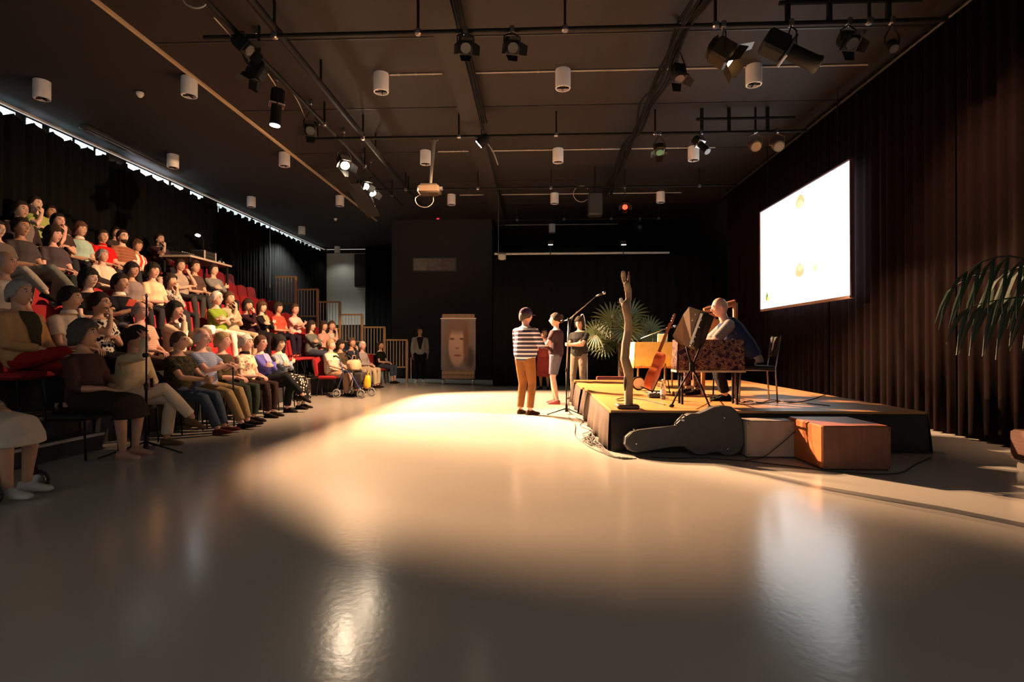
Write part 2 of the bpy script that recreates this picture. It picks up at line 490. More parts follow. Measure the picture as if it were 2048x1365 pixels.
# fill lamps added inside two downlights to brighten the white plaster
ld = bpy.data.lights.new('plaster_fill', 'SPOT'); ld.energy = POWER['plaster']; ld.color = (.95, 1.0, .90); ld.spot_size = math.radians(140); ld.spot_blend = .6; ld.shadow_soft_size = .05
lo = bpy.data.objects.new('plaster_fill', ld); COL.objects.link(lo); lo.parent = fill_dl; lo.location = (0, 0, -.31)
l2 = ld.copy(); l2.energy = 18.0; l2.shadow_soft_size = .09
o2 = bpy.data.objects.new('plaster_fill', l2); COL.objects.link(o2); o2.parent = fill_last; o2.location = (0, 0, -.31)
for y, x0, x1, d in ((8.72, -2.35, -1.5, 'nearest, left of the beam'), (8.72, -.98, 5.2, 'nearest, right of the beam'), (12.25, -2.2, -1.5, 'second, left of the beam'), (12.25, -.98, 4.0, 'second, right of the beam'), (15.85, -2.2, -1.5, 'third, left of the beam'), (15.85, -.98, 4.2, 'third, right of the beam'), (19.9, -1.4, 3.0, 'farthest')):
    t = thing('conduit', 'thin grey electrical conduit on the ceiling, %s' % d, 'conduit', ((x0 + x1) / 2, y, CEIL - .02))
    MB().cyl((x0, y, CEIL - .015), (x1, y, CEIL - .015), .014, n=8).build('tube', COND, t, smooth=True, angle=40)
    k = 3
    for i in range(k):
        MB().box((x0 + (x1 - x0) * (i + .5) / k, y, CEIL - .012), (.02, .05, .024)).build('clip', COND, t)
# smoke detectors
for px, py, d in ((280, 191, 'near the trim strip'), (671, 440, 'far left')):
    p = at_z(px, py, CEIL - .05)
    t = thing('smoke_detector', 'small round white smoke detector on the black ceiling, %s' % d, 'smoke detector', (p.x, p.y, CEIL))
    MB().cyl((p.x, p.y, CEIL), (p.x, p.y, CEIL - .04), .06, .06, 14).build('base', WHITEP, t, smooth=True, angle=40)
    MB().ellip((p.x, p.y, CEIL - .05), (.045, .045, .04)).build('dome', WHITEP, t, smooth=True)
# dark batten fitting on the left ceiling
p = at_z(275, 305, CEIL - .05)
t = thing('batten_lamp', 'unlit dark grey batten lamp on the black ceiling at left', 'ceiling lamp', (p.x, p.y, CEIL))
MB().bbox((p.x, p.y, CEIL - .05), (.18, 3.0, .09), .02).build('housing', plain('batten_grey', (.05, .055, .055), .4), t)
MB().bbox((p.x, p.y, CEIL - .11), (.10, 2.9, .04), .015).build('diffuser', plain('batten_diff', (.07, .075, .075), .3), t)

# ------------------------------------------------------------------ raked seating
RISE = .41
def row_x(k): return -4.75 if k == 0 else -(5.0 + .68 * k)
def row_z(k): return RISE * k
TIERM = plain('riser_black', (.014, .013, .014), .8)
NOSE = plain('riser_nosing', (.24, .19, .15), .5)
Y_END = 16.95
for k in range(1, 7):
    xf = row_x(k) + .50
    xb = row_x(k + 1) + .50 if k < 6 else -9.45
    y0 = 4.3 + .0 * k
    t = thing('seating_riser', 'black riser of the raked seating, %s step up from the floor' % ordn[k - 1], 'riser', (xf, (y0 + Y_END) / 2, 0))
    MB().box(((xf + xb) / 2, (y0 + Y_END) / 2, row_z(k) / 2), (xf - xb, Y_END - y0, row_z(k))).build('body', TIERM, t)
    MB().bbox((xf - .018, (y0 + Y_END) / 2, row_z(k) - .010), (.05, Y_END - y0, .03), .008).build('nosing', NOSE, t)
t = thing('aisle_step', 'low black aisle step with a pale nosing at the near end of the seats', 'step', (-5.03, 5.2, 0))
MB().box((-5.03, 5.15, .095), (.28, 1.65, .19)).build('body', TIERM, t)
MB().bbox((-4.885, 5.15, .178), (.05, 1.66, .03), .008).build('nosing', plain('step_nosing', (.40, .36, .32), .5), t)

# railings at the far end
RAILW = wood('rail_oak', (.30, .17, .07), (.42, .26, .12), 5, .5)
BAL = plain('baluster_pale', (.42, .33, .24), .5)
for j in range(6):
    xr, xl = -(3.98 + .71 * j), -(4.66 + .71 * j)
    zt, zb = 1.33 + .40 * j, .48 + .40 * j
    y = Y_END - .06
    ground_r = 0.0 if j == 0 else row_z(j - 1) if j > 1 else 0.0
    gl = 0.0 if j == 0 else row_z(max(0, j - 1))
    t = thing('railing', 'oak railing with pale balusters at the far end of the seats, %s from the floor' % ordn[j], 'railing', (xr, y, gl))
    MB().bbox(((xr + xl) / 2, y, zt), (xr - xl, .06, .05), .012).build('top_rail', RAILW, t)
    MB().bbox(((xr + xl) / 2, y, zb), (xr - xl, .04, .04), .008).build('bottom_rail', RAILW, t)
    MB().bbox((xr - .02, y, (zt + gl) / 2), (.07, .07, zt - gl), .012).build('post', RAILW, t)
    MB().bbox((xl + .03, y, (zb + gl) / 2), (.05, .05, zb - gl), .012).build('post', RAILW, t)
    nb = 7
    proto = None
    for i in range(nb):
        x = xl + (xr - xl) * (i + .5) / nb - .01
        MB().cyl((x, y, zb), (x, y, zt), .012, n=6).build('baluster', BAL, t)
# ================================================================== people
PENDING = []     # soft surfaces: (temporary object, target object, extra builder, materials)
def soft(mb, name, mats, parent, voxel, extra=None, smooth_iter=3):
    # one continuous skin grown over overlapping forms: voxel union, then smoothing
    if not isinstance(mats, (list, tuple)): mats = [mats]
    me = mb.mesh('tmp'); fix_normals(me)
    tmp = bpy.data.objects.new('tmp', me); COL.objects.link(tmp)
    r = tmp.modifiers.new('r', 'REMESH'); r.mode = 'VOXEL'; r.voxel_size = voxel; r.use_smooth_shade = True
    s = tmp.modifiers.new('s', 'SMOOTH'); s.factor = .5; s.iterations = smooth_iter
    o = bpy.data.objects.new(name, bpy.data.meshes.new(name)); COL.objects.link(o); o.parent = parent
    PENDING.append((tmp, o, extra, mats))
    return o
def flush():
    if not PENDING: return
    bpy.context.view_layer.update()
    dg = bpy.context.evaluated_depsgraph_get()
    for tmp, o, extra, mats in PENDING:
        ev = tmp.evaluated_get(dg); me = ev.to_mesh()
        nv, npz = len(me.vertices), len(me.polygons)
        co = np.empty(nv * 3); me.vertices.foreach_get('co', co)
        vs = co.reshape(-1, 3).tolist()
        fs = [tuple(p.vertices) for p in me.polygons]
        mi = [0] * npz
        ev.to_mesh_clear()
        if extra is not None:
            vs += [tuple(q) for q in extra.v]
            fs += [tuple(i + nv for i in f) for f in extra.f]
            mi += extra.m
        m2 = o.data
        m2.from_pydata(vs, [], fs)
        for m in mats: m2.materials.append(m)
        if len(mats) > 1: m2.polygons.foreach_set('material_index', mi)
        shade(m2)
        m0 = tmp.data
        bpy.data.objects.remove(tmp); bpy.data.meshes.remove(m0)
    PENDING.clear()

def ik(a, b, l1, l2, pole):
    a, b = V(a), V(b); d = b - a; L = d.length
    if L > (l1 + l2) * .999:
        b = a + d * ((l1 + l2) * .999 / L); d = b - a; L = d.length
    x = (l1 * l1 - l2 * l2 + L * L) / (2 * L)
    h = math.sqrt(max(0, l1 * l1 - x * x))
    n = d / L; p = V(pole); p = (p - n * p.dot(n))
    p = p.normalized() if p.length > 1e-6 else n.orthogonal()
    return a + n * x + p * h, b

# ---- head: a sculpted surface in head space (y = forward, z = up)
def _lon(n):
    u = np.linspace(-1, 1, n + 1)[:-1]
    return np.sign(u) * np.abs(u) ** 1.45 * math.pi
def head_surface(x, y, z, dy):
    k = np.clip(-z / .118, 0, 1)
    x = x * (1 - .26 * k ** 1.3)
    y = np.where(dy > 0, y * (1 - .05 * k), y * (1 - .32 * k))
    fr = (dy > 0)
    ax = np.abs(x)
    y = y + fr * (.027 * np.exp(-(x / .0125) ** 2) * np.exp(-((z + .016) / .021) ** 2)
                  + .005 * np.exp(-((z - .030) / .011) ** 2 - (x / .045) ** 2)
                  - .009 * np.exp(-((ax - .030) / .014) ** 2 - ((z - .012) / .011) ** 2)
                  + .009 * np.exp(-((z + .100) / .018) ** 2 - (x / .022) ** 2)
                  + .005 * np.exp(-((z + .058) / .011) ** 2 - (x / .022) ** 2))
    return x, y, z
def head_grid(nlat=22, nlon=34, scale=1.0):
    lat = np.linspace(-math.pi / 2, math.pi / 2, nlat)
    lon = _lon(nlon)
    la, lo = np.meshgrid(lat, lon, indexing='ij')
    dx, dy, dz = np.cos(la) * np.sin(lo), np.cos(la) * np.cos(lo), np.sin(la)
    x, y, z = head_surface(.075 * dx * scale, .095 * dy * scale, .118 * dz * scale, dy)
    return np.stack([x, y, z], -1)
_HG = head_grid()
def _front_y(x, z):
    g = _HG.reshape(-1, 3); g = g[g[:, 1] > 0]
    i = np.argmin((g[:, 0] - x) ** 2 + (g[:, 2] - z) ** 2)
    return float(g[i, 1])
def head_mesh():
    # materials: 0 skin, 1 eye white, 2 dark, 3 lips
    mb = MB(); nlat, nlon = _HG.shape[:2]
    vs = _HG.reshape(-1, 3).tolist(); fs = []
    for i in range(nlat - 1):
        for j in range(nlon):
            j2 = (j + 1) % nlon
            fs.append((i * nlon + j, i * nlon + j2, (i + 1) * nlon + j2, (i + 1) * nlon + j))
    mb.add(vs, fs, 0)
    for s in (-1, 1):
        y = _front_y(s * .03, .012)
        mb.ellip((s * .030, y - .001, .012), (.0145, .007, .0085), nu=8, nv=6, mi=1)
        mb.ellip((s * .030, y + .003, .012), (.0085, .0052, .0085), nu=8, nv=5, mi=2)
        mb.tube([(s * .014, y + .006, .030), (s * .030, y + .0065, .035), (s * .046, y - .001, .030)], [.004, .0055, .0035], 5, mi=2)
        mb.ellip((s * .073, -.006, -.004), (.009, .020, .032), nu=8, nv=6, mi=0)
    y = _front_y(0, -.058)
    mb.ellip((0, y - .003, -.0555), (.022, .006, .0045), nu=8, nv=5, mi=3)
    mb.ellip((0, y - .003, -.0625), (.019, .006, .005), nu=8, nv=5, mi=3)
    return mb
_HEAD = head_mesh()

def hair_mesh(style, seed=0):
    # columns of hair from the crown down, closed with an inner layer
    P = dict(short=(.0, -.035, -.075, .017, .004), crop=(.0, -.02, -.06, .009, .002), bob=(-.02, -.095, -.115, .024, .004), long=(-.02, -.20, -.24, .022, .004),
             curly=(-.01, -.09, -.12, .040, .012), wavy=(-.01, -.085, -.10, .030, .009), updo=(.0, -.02, -.05, .016, .003), balding=(None, -.045, -.075, .009, .002))[style]
    fringe, side, back, vol, amp = P
    n = 28; m = 12; rnd = random.Random(seed)
    out, inn = [], []
    for i in range(n):
        a = 2 * math.pi * i / n          # 0 = front
        ca, sa = math.cos(a), math.sin(a)
        fr = (1 + ca) / 2                # 1 at front
        aa = abs((a + math.pi) % (2 * math.pi) - math.pi)
        if aa < math.radians(48): zl = .062 + (fringe or 0) * 1.0
        elif aa < math.radians(78):
            k = (aa - math.radians(48)) / math.radians(30); zl = .062 + (fringe or 0) + (min(.01, side * .6) - .062 - (fringe or 0)) * k
        elif aa < math.radians(110): zl = side
        else:
            k = min(1, (aa - math.radians(110)) / math.radians(50)); zl = side + (back - side) * k
        colo, coli = [], []
        ztop = .118 + vol
        if style == 'balding':
            ztop = .055
            if aa < math.radians(75): zl = ztop - .004
        for j in range(m):
            t = j / (m - 1)
            z = ztop + (zl - ztop) * (1 - math.cos(t * math.pi / 2)) if zl > -.02 else ztop + (zl - ztop) * (t ** 1.35)
            for lst, v in ((colo, vol), (coli, -.006)):
                ez = .118 + v
                zz = min(z, ez * .999) if lst is colo else min(z, .118 - .006)
                q = max(-.25, zz / ez)
                rr = math.sqrt(max(0, 1 - q * q))
                taper = 1.0
                if zz < -.03 and lst is colo and back < -.1: taper = 1 + .25 * max(0, zz + .03)
                rx, ry = (.075 + v) * rr * taper, (.097 + v) * rr * taper
                dis = amp * noise.noise(V((sa * 6 + seed, ca * 6, zz * 55))) * 2 if lst is colo and amp else (.0015 * math.sin(i * 5.1 + seed) if lst is colo else 0)
                lst.append(V(((rx + dis) * sa, (ry + dis) * ca - .004, zz + (dis * .5 if j < 3 else 0))))
        out.append(colo); inn.append(coli)
    mb = MB(); vs = []; fs = []
    for side_ in (out, inn):
        for c in side_: vs.extend(c)
    st = n * m
    for i in range(n):
        i2 = (i + 1) % n
        for j in range(m - 1):
            a, b = i * m + j, i2 * m + j
            fs.append((a, b, b + 1, a + 1)); fs.append((st + a, st + a + 1, st + b + 1, st + b))
        a, b = i * m + m - 1, i2 * m + m - 1
        fs.append((a, b, st + b, st + a))
        if style == 'balding':
            fs.append((i * m, st + i * m, st + i2 * m, i2 * m))
    if style != 'balding':
        fs.append(tuple(i * m for i in range(n)))
    mb.add(vs, fs)
    if style == 'updo':
        mb.ellip((0, -.105, .055), (.045, .04, .045), nu=10, nv=8)
    return mb

def cap_mesh():
    mb = MB(); n = 20; rs = []
    for z, r in ((.02, 1.06), (.05, 1.06), (.085, .95), (.112, .72), (.128, .35), (.131, .05)):
        rs.append([V((.082 * r * math.sin(2 * math.pi * k / n), .102 * r * math.cos(2 * math.pi * k / n) - .004, z)) for k in range(n)])
    mb.loft(rs)
    vz = []
    for q in (0, 1):
        row = []
        for k in range(9):
            a = math.radians(-60 + 15 * k)
            ext = .07 * math.cos(a * .9) if q else 0
            row.append((a, ext))
        vz.append(row)
    up, dn = [], []
    ring = []
    for row, dz in ((vz[0], .03), (vz[1], .012)):
        ring.append([V((.085 * math.sin(a), .105 * math.cos(a) + e, dz + .004)) for a, e in row])
    ring2 = [[p - V((0, 0, .006)) for p in r] for r in ring]
    vs = ring[0] + ring[1] + ring2[0] + ring2[1]; fs = []
    for k in range(8):
        fs += [(k, k + 1, 10 + k, 9 + k), (18 + k, 27 + k, 28 + k, 19 + k), (9 + k, 10 + k, 28 + k, 27 + k)]
    mb.add(vs, fs)
    return mb

def hand(mb, wrist, d, nrm, side, curl=.5, s=1.0, mi=0):
    # palm and five separate fingers; d = along the hand, nrm = the way the palm faces
    d = V(d).normalized(); nrm = V(nrm); nrm = (nrm - d * nrm.dot(d)).normalized()
    lat = d.cross(nrm).normalized() * side
    w = V(wrist)
    rings = []
    for t, hw, th in ((-.02, .026, .020), (.02, .032, .020), (.055, .041, .017), (.085, .042, .014), (.098, .036, .010)):
        c = w + d * t * s
        rings.append([c + (lat * hw * math.cos(2 * math.pi * k / 10) + nrm * th * math.sin(2 * math.pi * k / 10)) * s for k in range(10)])
    mb.loft(rings, mi)
    for off, ln, r in ((.031, .068, .0088), (.0105, .078, .0092), (-.0105, .073, .0088), (-.030, .056, .0078)):
        p = w + (d * .086 + lat * off) * s; dd = d.copy(); pts = [p]; ang = 0
        for q, fr in enumerate((.46, .32, .25)):
            ang += curl * (.55 if q == 0 else .8)
            dd = d * math.cos(ang) + nrm * math.sin(ang)
            p = p + dd * ln * fr * s; pts.append(p)
        mb.tube(pts, [r * s, r * s * .97, r * s * .9, r * s * .75], 6, mi, round_ends=True)
    p = w + (d * .02 + lat * .028) * s; pts = [p]
    for q, fr in enumerate((.40, .35, .30)):
        a = .95 - .28 * q
        dd = (d * math.cos(a) + lat * math.sin(a) * .9 + nrm * (.25 + .3 * curl * q)).normalized()
        p = p + dd * .075 * fr * s; pts.append(p)
    mb.tube(pts, [.0125 * s, .011 * s, .0098 * s, .008 * s], 6, mi, round_ends=True)

def shoe_mesh(ankle, fwd, zground, L=.265, bare=False):
    mb = MB(); a = V(ankle); f = V(fwd); up = V((0, 0, 1))
    f = f.normalized(); lat = f.cross(V((0, 0, 1))).normalized(); up = lat.cross(f).normalized()
    base = a + up * (zground - 0)       # zground: sole offset below ankle along foot up
    k = .92 if bare else 1.0
    rings = []
    for t, hw, h in ((-.26, .022, .045), (-.22, .033, .075), (-.05, .035, .088), (.15, .036, .080), (.35, .041, .058), (.55, .046, .044), (.68, .042, .034), (.74, .024, .022)):
        c = base + f * t * L; r = []
        for q in range(10):
            an = 2 * math.pi * q / 10
            y = math.sin(an)
            r.append(c + lat * hw * k * math.cos(an) * (1.06 if y < 0 else .92) + up * (h * (.5 + .5 * y) if y > -.4 else 0))
        rings.append(r)
    mb.loft(rings)
    return mb

def soft_bag(size, seed, n=12, m=9, pinch=.35, power=.5):
    # slack bag: a rounded block, narrower at the top, with sags and folds
    mb = MB(); rings = []
    for i in range(m):
        u = i / (m - 1); a = math.pi * u - math.pi / 2
        zz = math.copysign(abs(math.sin(a)) ** .7, math.sin(a)); rad = abs(math.cos(a)) ** .45 * (1 - pinch * u) + .02
        ring = []
        for k in range(n):
            b = 2 * math.pi * k / n
            cx = math.copysign(abs(math.cos(b)) ** power, math.cos(b)); cy = math.copysign(abs(math.sin(b)) ** power, math.sin(b))
            p = V((cx * rad, cy * rad, zz))
            p += V((noise.noise(p * 2.1 + V((seed, 0, 0))), noise.noise(p * 2.3 + V((0, seed, 0))), noise.noise(p * 1.9 + V((0, 0, seed))))) * .16
            ring.append(V((p.x * size[0], p.y * size[1], p.z * size[2])))
        rings.append(ring)
    return mb.loft(rings)
EYEW = plain('eye_white', (.62, .58, .54), .3)
DARK = plain('face_dark', (.03, .02, .018), .5)
LIPS = plain('lips', (.36, .13, .11), .5)
SKINS = dict(pale=(.62, .40, .30), mid=(.52, .31, .22), tan=(.42, .23, .15), dark=(.20, .10, .065), rosy=(.62, .34, .27))
HAIRS = dict(black=(.014, .011, .010), dark=(.030, .019, .014), brown=(.075, .040, .024), auburn=(.10, .040, .030), grey=(.28, .26, .24), white=(.62, .59, .54), blond=(.36, .25, .13), saltpep=(.075, .062, .055))
def C(r, g, b):      # colours given as seen, 0-255
    return tuple((q / 255.0) ** 2.2 for q in (r, g, b))

ARMS = {   # (wrist, pole, hand direction or None, palm normal, curl) for right then left; seated, seat top at z .46
    'lap': (((.05, .24, .67), (.6, -.5, -.4), (-.5, .8, -.25), (0, -.3, -1), .6), ((-.05, .27, .66), (-.6, -.5, -.4), (.5, .8, -.25), (0, -.3, -1), .6)),
    'thighs': (((.13, .32, .665), (.6, -.6, 0), (0, 1, -.35), (0, -.2, -1), .35), ((-.13, .32, .665), (-.6, -.6, 0), (0, 1, -.35), (0, -.2, -1), .35)),
    'crossed': (((-.10, .19, .86), (.7, .1, -.7), (-1, .05, .25), (0, -1, 0), .5), ((.10, .225, .82), (-.7, .1, -.7), (1, .0, .1), (0, -1, 0), .7)),
    'chinR': (((.045, .17, 1.05), (.5, .3, -1), (-.25, -.25, 1), (0, -1, .2), 1.0), ((.05, .20, .80), (-.7, -.1, -.6), (1, .2, 0), (0, -.4, -1), .7)),
    'chinL': (((-.05, .20, .80), (.7, -.1, -.6), (-1, .2, 0), (0, -.4, -1), .7), ((-.045, .17, 1.05), (-.5, .3, -1), (.25, -.25, 1), (0, -1, .2), 1.0)),
    'brow': (((.10, .13, 1.19), (.6, .5, -.8), (-.5, -.3, .6), (-.3, -1, 0), .6), ((-.02, .26, .70), (-.7, -.2, -.5), (.7, .6, -.2), (0, -.3, -1), .6)),
    'clasp': (((.035, .36, .72), (.7, -.3, -.5), (-.45, .9, 0), (-1, 0, -.1), .9), ((-.035, .37, .71), (-.7, -.3, -.5), (.45, .9, 0), (1, 0, -.1), .9)),
    'read': (((.12, .30, .82), (.7, -.2, -.7), (-.2, .7, .4), (-1, 0, .2), .9), ((-.12, .30, .82), (-.7, -.2, -.7), (.2, .7, .4), (1, 0, .2), .9)),
    'cane': (((.04, .36, .86), (.7, -.2, -.7), (-.2, .9, -.2), (0, -.1, -1), 1.1), ((-.03, .37, .88), (-.7, -.2, -.7), (.2, .9, -.2), (0, -.1, -1), 1.1)),
    'reach': (((.10, .50, .83), (.7, -.1, -.7), (-.1, 1, -.1), (0, 0, -1), .5), ((-.10, .52, .83), (-.7, -.1, -.7), (.1, 1, -.1), (0, 0, -1), .5)),
    # standing (pelvis at z .93)
    'stand_down': (((.24, .06, .84), (.3, -1, 0), (0, .15, -1), (-1, 0, 0), .45), ((-.24, .06, .84), (-.3, -1, 0), (0, .15, -1), (1, 0, 0), .45)),
    'stand_front': (((.08, .27, 1.10), (.8, -.3, -.5), (-.8, .5, 0), (0, -.4, -.8), .9), ((-.08, .27, 1.07), (-.8, -.3, -.5), (.8, .5, 0), (0, -.4, -.8), .9)),
    'stand_hold': (((.06, .29, 1.22), (.8, -.2, -.8), (-.4, .6, .6), (-1, 0, 0), 1.0), ((-.09, .26, 1.14), (-.8, -.2, -.7), (.5, .6, .3), (1, 0, 0), .9)),
    'stand_cross': (((-.08, .22, 1.13), (.8, .1, -.6), (-1, .1, .1), (0, -1, 0), .6), ((.09, .24, 1.10), (-.8, .1, -.6), (1, .1, .1), (0, -1, 0), .6)),
}
LEGS = {   # ankle and foot direction, right then left; seated
    'flat': (((.10, .44, .085), (.1, 1, 0)), ((-.10, .42, .085), (-.1, 1, 0))),
    'tuck': (((.09, .30, .085), (.1, 1, -.05)), ((-.09, .32, .085), (-.1, 1, -.05))),
    'out': (((.11, .60, .085), (.15, 1, .15)), ((-.11, .56, .085), (-.15, 1, .15))),
    'cross': (((-.13, .66, .30), (-.2, .9, -.35)), ((-.05, .42, .085), (-.1, 1, 0))),
    'perch': (((.10, .26, .085), (.1, 1, 0)), ((-.10, .14, .085), (0, 1, -.3))),
    'stand': (((.105, .0, .085), (.25, 1, 0)), ((-.105, .0, .085), (-.25, 1, 0))),
    'stride': (((.10, .06, .085), (.3, 1, 0)), ((-.10, -.05, .085), (-.2, 1, 0))),
}

def person(label, loc, rotz, arms='lap', legs='flat', sex='f', skin_c='mid', hair='bob', hair_c='dark', top=None, sleeve='short', bottom=None, btype='trousers', shoes=C(30, 25, 22), lean=-.04, side=0.0, head=(0, 0), scale=1.0, fat=0.0, stand=False, voxel=.016, cap=None, glasses=False, beard=None, collar=None, bare=False, group='audience members', twist=0.0, reach=None, badge=None, front=None, tie=None):
    t = thing('person', label, 'person', loc, rotz, group, scale)
    top = top if top is not None else cloth(C(80, 70, 65)); bottom = bottom if bottom is not None else cloth(C(45, 45, 50))
    if isinstance(top, tuple): top = cloth(top)
    if isinstance(bottom, tuple): bottom = cloth(bottom)
    m = sex == 'm'
    pz = .975 if stand else .565
    P = V((0, 0, pz)); Ls = .50 if m else .475
    N = P + V((side, lean * Ls * 2, Ls))
    up = (N - P).normalized()
    sx = V((math.cos(twist), math.sin(twist), 0)); sx = (sx - up * sx.dot(up)).normalized()
    fy = up.cross(sx)
    prof = ((-.16, .140, .105), (0, .182, .132), (.20, .172, .132), (.42, .165 if m else .150, .126 if m else .118), (.62, .182 if m else .165, .134 if m else .140), (.80, .196 if m else .176, .125), (.93, .160 if m else .140, .095), (1.0, .075, .066))
    def torso(mb, inf, lo=-.16, hi=1.0):
        rs = []
        for q, w_, d_ in prof:
            if q < lo or q > hi: continue
            fk = 1 + fat * math.exp(-((q - .3) / .3) ** 2)
            c = P + up * (Ls * q) + fy * (.02 * fat * 3 * math.exp(-((q - .3) / .3) ** 2) + (.012 if .5 < q < .75 else 0))
            k = min(1, q * 4) if q > 0 else 0
            ax = V((1, 0, 0)).lerp(sx, k); ay = V((0, 1, 0)).lerp(fy, k)
            rs.append([c + ax * (w_ * fk + inf) * math.cos(2 * math.pi * i / 14) + ay * (d_ * fk + inf) * math.sin(2 * math.pi * i / 14) for i in range(14)])
        mb.loft(rs)
    body = MB(); torso(body, -.012)
    shw = .190 if m else .168
    spec = ARMS[arms] if isinstance(arms, str) else arms
    if reach: spec = reach
    S, E, W = {}, {}, {}
    extra = MB()
    sk = SKINS[skin_c]
    for i, sgn in ((0, 1), (1, -1)):
        S[sgn] = N - up * .088 + sx * shw * sgn
        w_, pole, hd, hn, cu = spec[i]
        w_ = V(w_) + (V((0, 0, .045)) if stand else V((0, 0, 0)))
        if not stand and w_.z > .74: w_ = w_ + V((side, lean * Ls * 2 * (w_.z - .6) / .5 + .02, 0))
        E[sgn], W[sgn] = ik(S[sgn], w_, .285, .255, pole)
        body.tube([S[sgn], S[sgn].lerp(E[sgn], .5), E[sgn], E[sgn].lerp(W[sgn], .35), W[sgn]], [.060, .050, .043, .043, .029] if m else [.053, .045, .038, .038, .026], 10, round_ends=True)
        hand(extra, W[sgn], hd if hd else (W[sgn] - E[sgn]), hn, sgn, cu, 1.0 if m else .92)
    H, K, A = {}, {}, {}
    lspec = LEGS[legs]
    for i, sgn in ((0, 1), (1, -1)):
        H[sgn] = V((.092 * sgn, 0, pz - (.02 if not stand else .04)))
        a_, fd = lspec[i]
        pole = (0.12 * sgn, .3, 1) if not stand else (0, 1, 0)
        if legs == 'cross' and sgn == 1: pole = (-.1, .4, 1)
        K[sgn], A[sgn] = ik(H[sgn], a_, .435, .425, pole)
        body.tube([H[sgn], H[sgn].lerp(K[sgn], .4), K[sgn], K[sgn].lerp(A[sgn], .3), K[sgn].lerp(A[sgn], .7), A[sgn]], [.090, .078, .057, .057, .043, .036], 10, round_ends=True)
        off = -.085
        if bare:
            extra.add(*(lambda q: (q.v, q.f))(shoe_mesh(A[sgn], fd, off, .235, True)))
        else:
            shoe_mesh(A[sgn], fd, off, .27 if m else .24).build('shoe', cloth(shoes) if isinstance(shoes, tuple) else shoes, t, smooth=True, local=True)
    # neck and head
    hc = N + up * .040 + V((0, .014, .110))
    body.tube([N - up * .05, N + V((0, .004, .03)), hc + V((0, -.02, -.05))], [.066, .058 if m else .050, .054 if m else .048], 10)
    HM = Matrix.Translation(hc + V((0, .005, .012))) @ Matrix.Scale(1.09, 4) @ (Matrix.Rotation(head[0], 4, 'Z') @ Matrix.Rotation(head[1], 4, 'X'))
    hm = MB(); hm.v = [HM @ q for q in _HEAD.v]; hm.f = list(_HEAD.f); hm.m = list(_HEAD.m)
    extra.add(hm.v, hm.f); extra.m[-len(hm.f):] = hm.m
    soft(body, 'body', [skin(sk), EYEW, DARK, LIPS], t, voxel * 1.1, extra)
    if hair:
        hb = hair_mesh(hair, seed=sum(map(ord, label)) % 97)
        hb.xform(HM).build('hair', hairm(HAIRS[hair_c] if isinstance(hair_c, str) else hair_c), t, smooth=True, local=True)
    if cap:
        cap_mesh().xform(HM).build('cap', cloth(cap), t, smooth=True, local=True, angle=50)
    if glasses:
        g = MB(); y = _front_y(.03, .012) + .012
        for s in (-1, 1):
            g.tube([(s * .031 + .021 * math.cos(a * math.pi / 5), y, .010 + .017 * math.sin(a * math.pi / 5)) for a in range(11)], .0022, 4)
            g.tube([(s * .052, y, .014), (s * .076, .0, .016)], .002, 4)
        g.tube([(-.010, y, .013), (.010, y, .013)], .002, 4)
        g.xform(HM).build('glasses', BLACK, t, local=True)
    if beard:
        hg = head_grid(22, 34, 1.0); b = MB(); vs = []; fs = []
        sel = list(range(2, 8)); lon = [j for j in range(34) if abs(_lon(34)[j]) < 1.35]
        for lay in (1.07, .97):
            for i in sel:
                for j in lon: vs.append(V(hg[i, j]) * lay)
        nl = len(lon); st = len(sel) * nl
        for i in range(len(sel) - 1):
            for j in range(nl - 1):
                a = i * nl + j
                fs += [(a, a + 1, a + nl + 1, a + nl), (st + a, st + a + nl, st + a + nl + 1, st + a + 1)]
        for j in range(nl - 1):
            for i in (0, len(sel) - 1):
                a = i * nl + j; fs.append((a, a + 1, st + a + 1, st + a))
        b.add(vs, fs); b.xform(HM).build('beard', hairm(HAIRS[beard]), t, smooth=True, local=True)
    # top
    tm = MB(); torso(tm, .014, -.17, .97)
    fr = dict(short=.62, elbow=.96, three=1.25, long=1.93, none=.15)[sleeve]
    for sgn in (1, -1):
        pts = [S[sgn] - sx * .03 * sgn, S[sgn]]; rr = [.070 if m else .062, .073 if m else .065]
        if fr <= 1:
            pts += [S[sgn].lerp(E[sgn], fr * .5), S[sgn].lerp(E[sgn], fr)]; rr += [.070 if m else .062, .072 if m else .064]
        else:
            q = fr - 1
            pts += [S[sgn].lerp(E[sgn], .5), E[sgn], E[sgn].lerp(W[sgn], q * .5), E[sgn].lerp(W[sgn], q)]
            rr += [.065 if m else .058, .058 if m else .052, .054 if m else .049, .042 if m else .039]
        tm.tube(pts, rr, 10)
    soft(tm, 'shirt' if m else 'top', top, t, voxel, smooth_iter=2)
    if collar:
        cb = MB(); rs = []
        for dz, r in ((-.005, .066), (.028, .060), (.030, .066), (-.015, .082)):
            rs.append([N + up * dz + sx * r * math.cos(2 * math.pi * k / 14) + fy * (r + .004) * math.sin(2 * math.pi * k / 14) for k in range(14)])
        cb.loft(rs, caps=False).build('collar', cloth(collar), t, smooth=True, local=True)
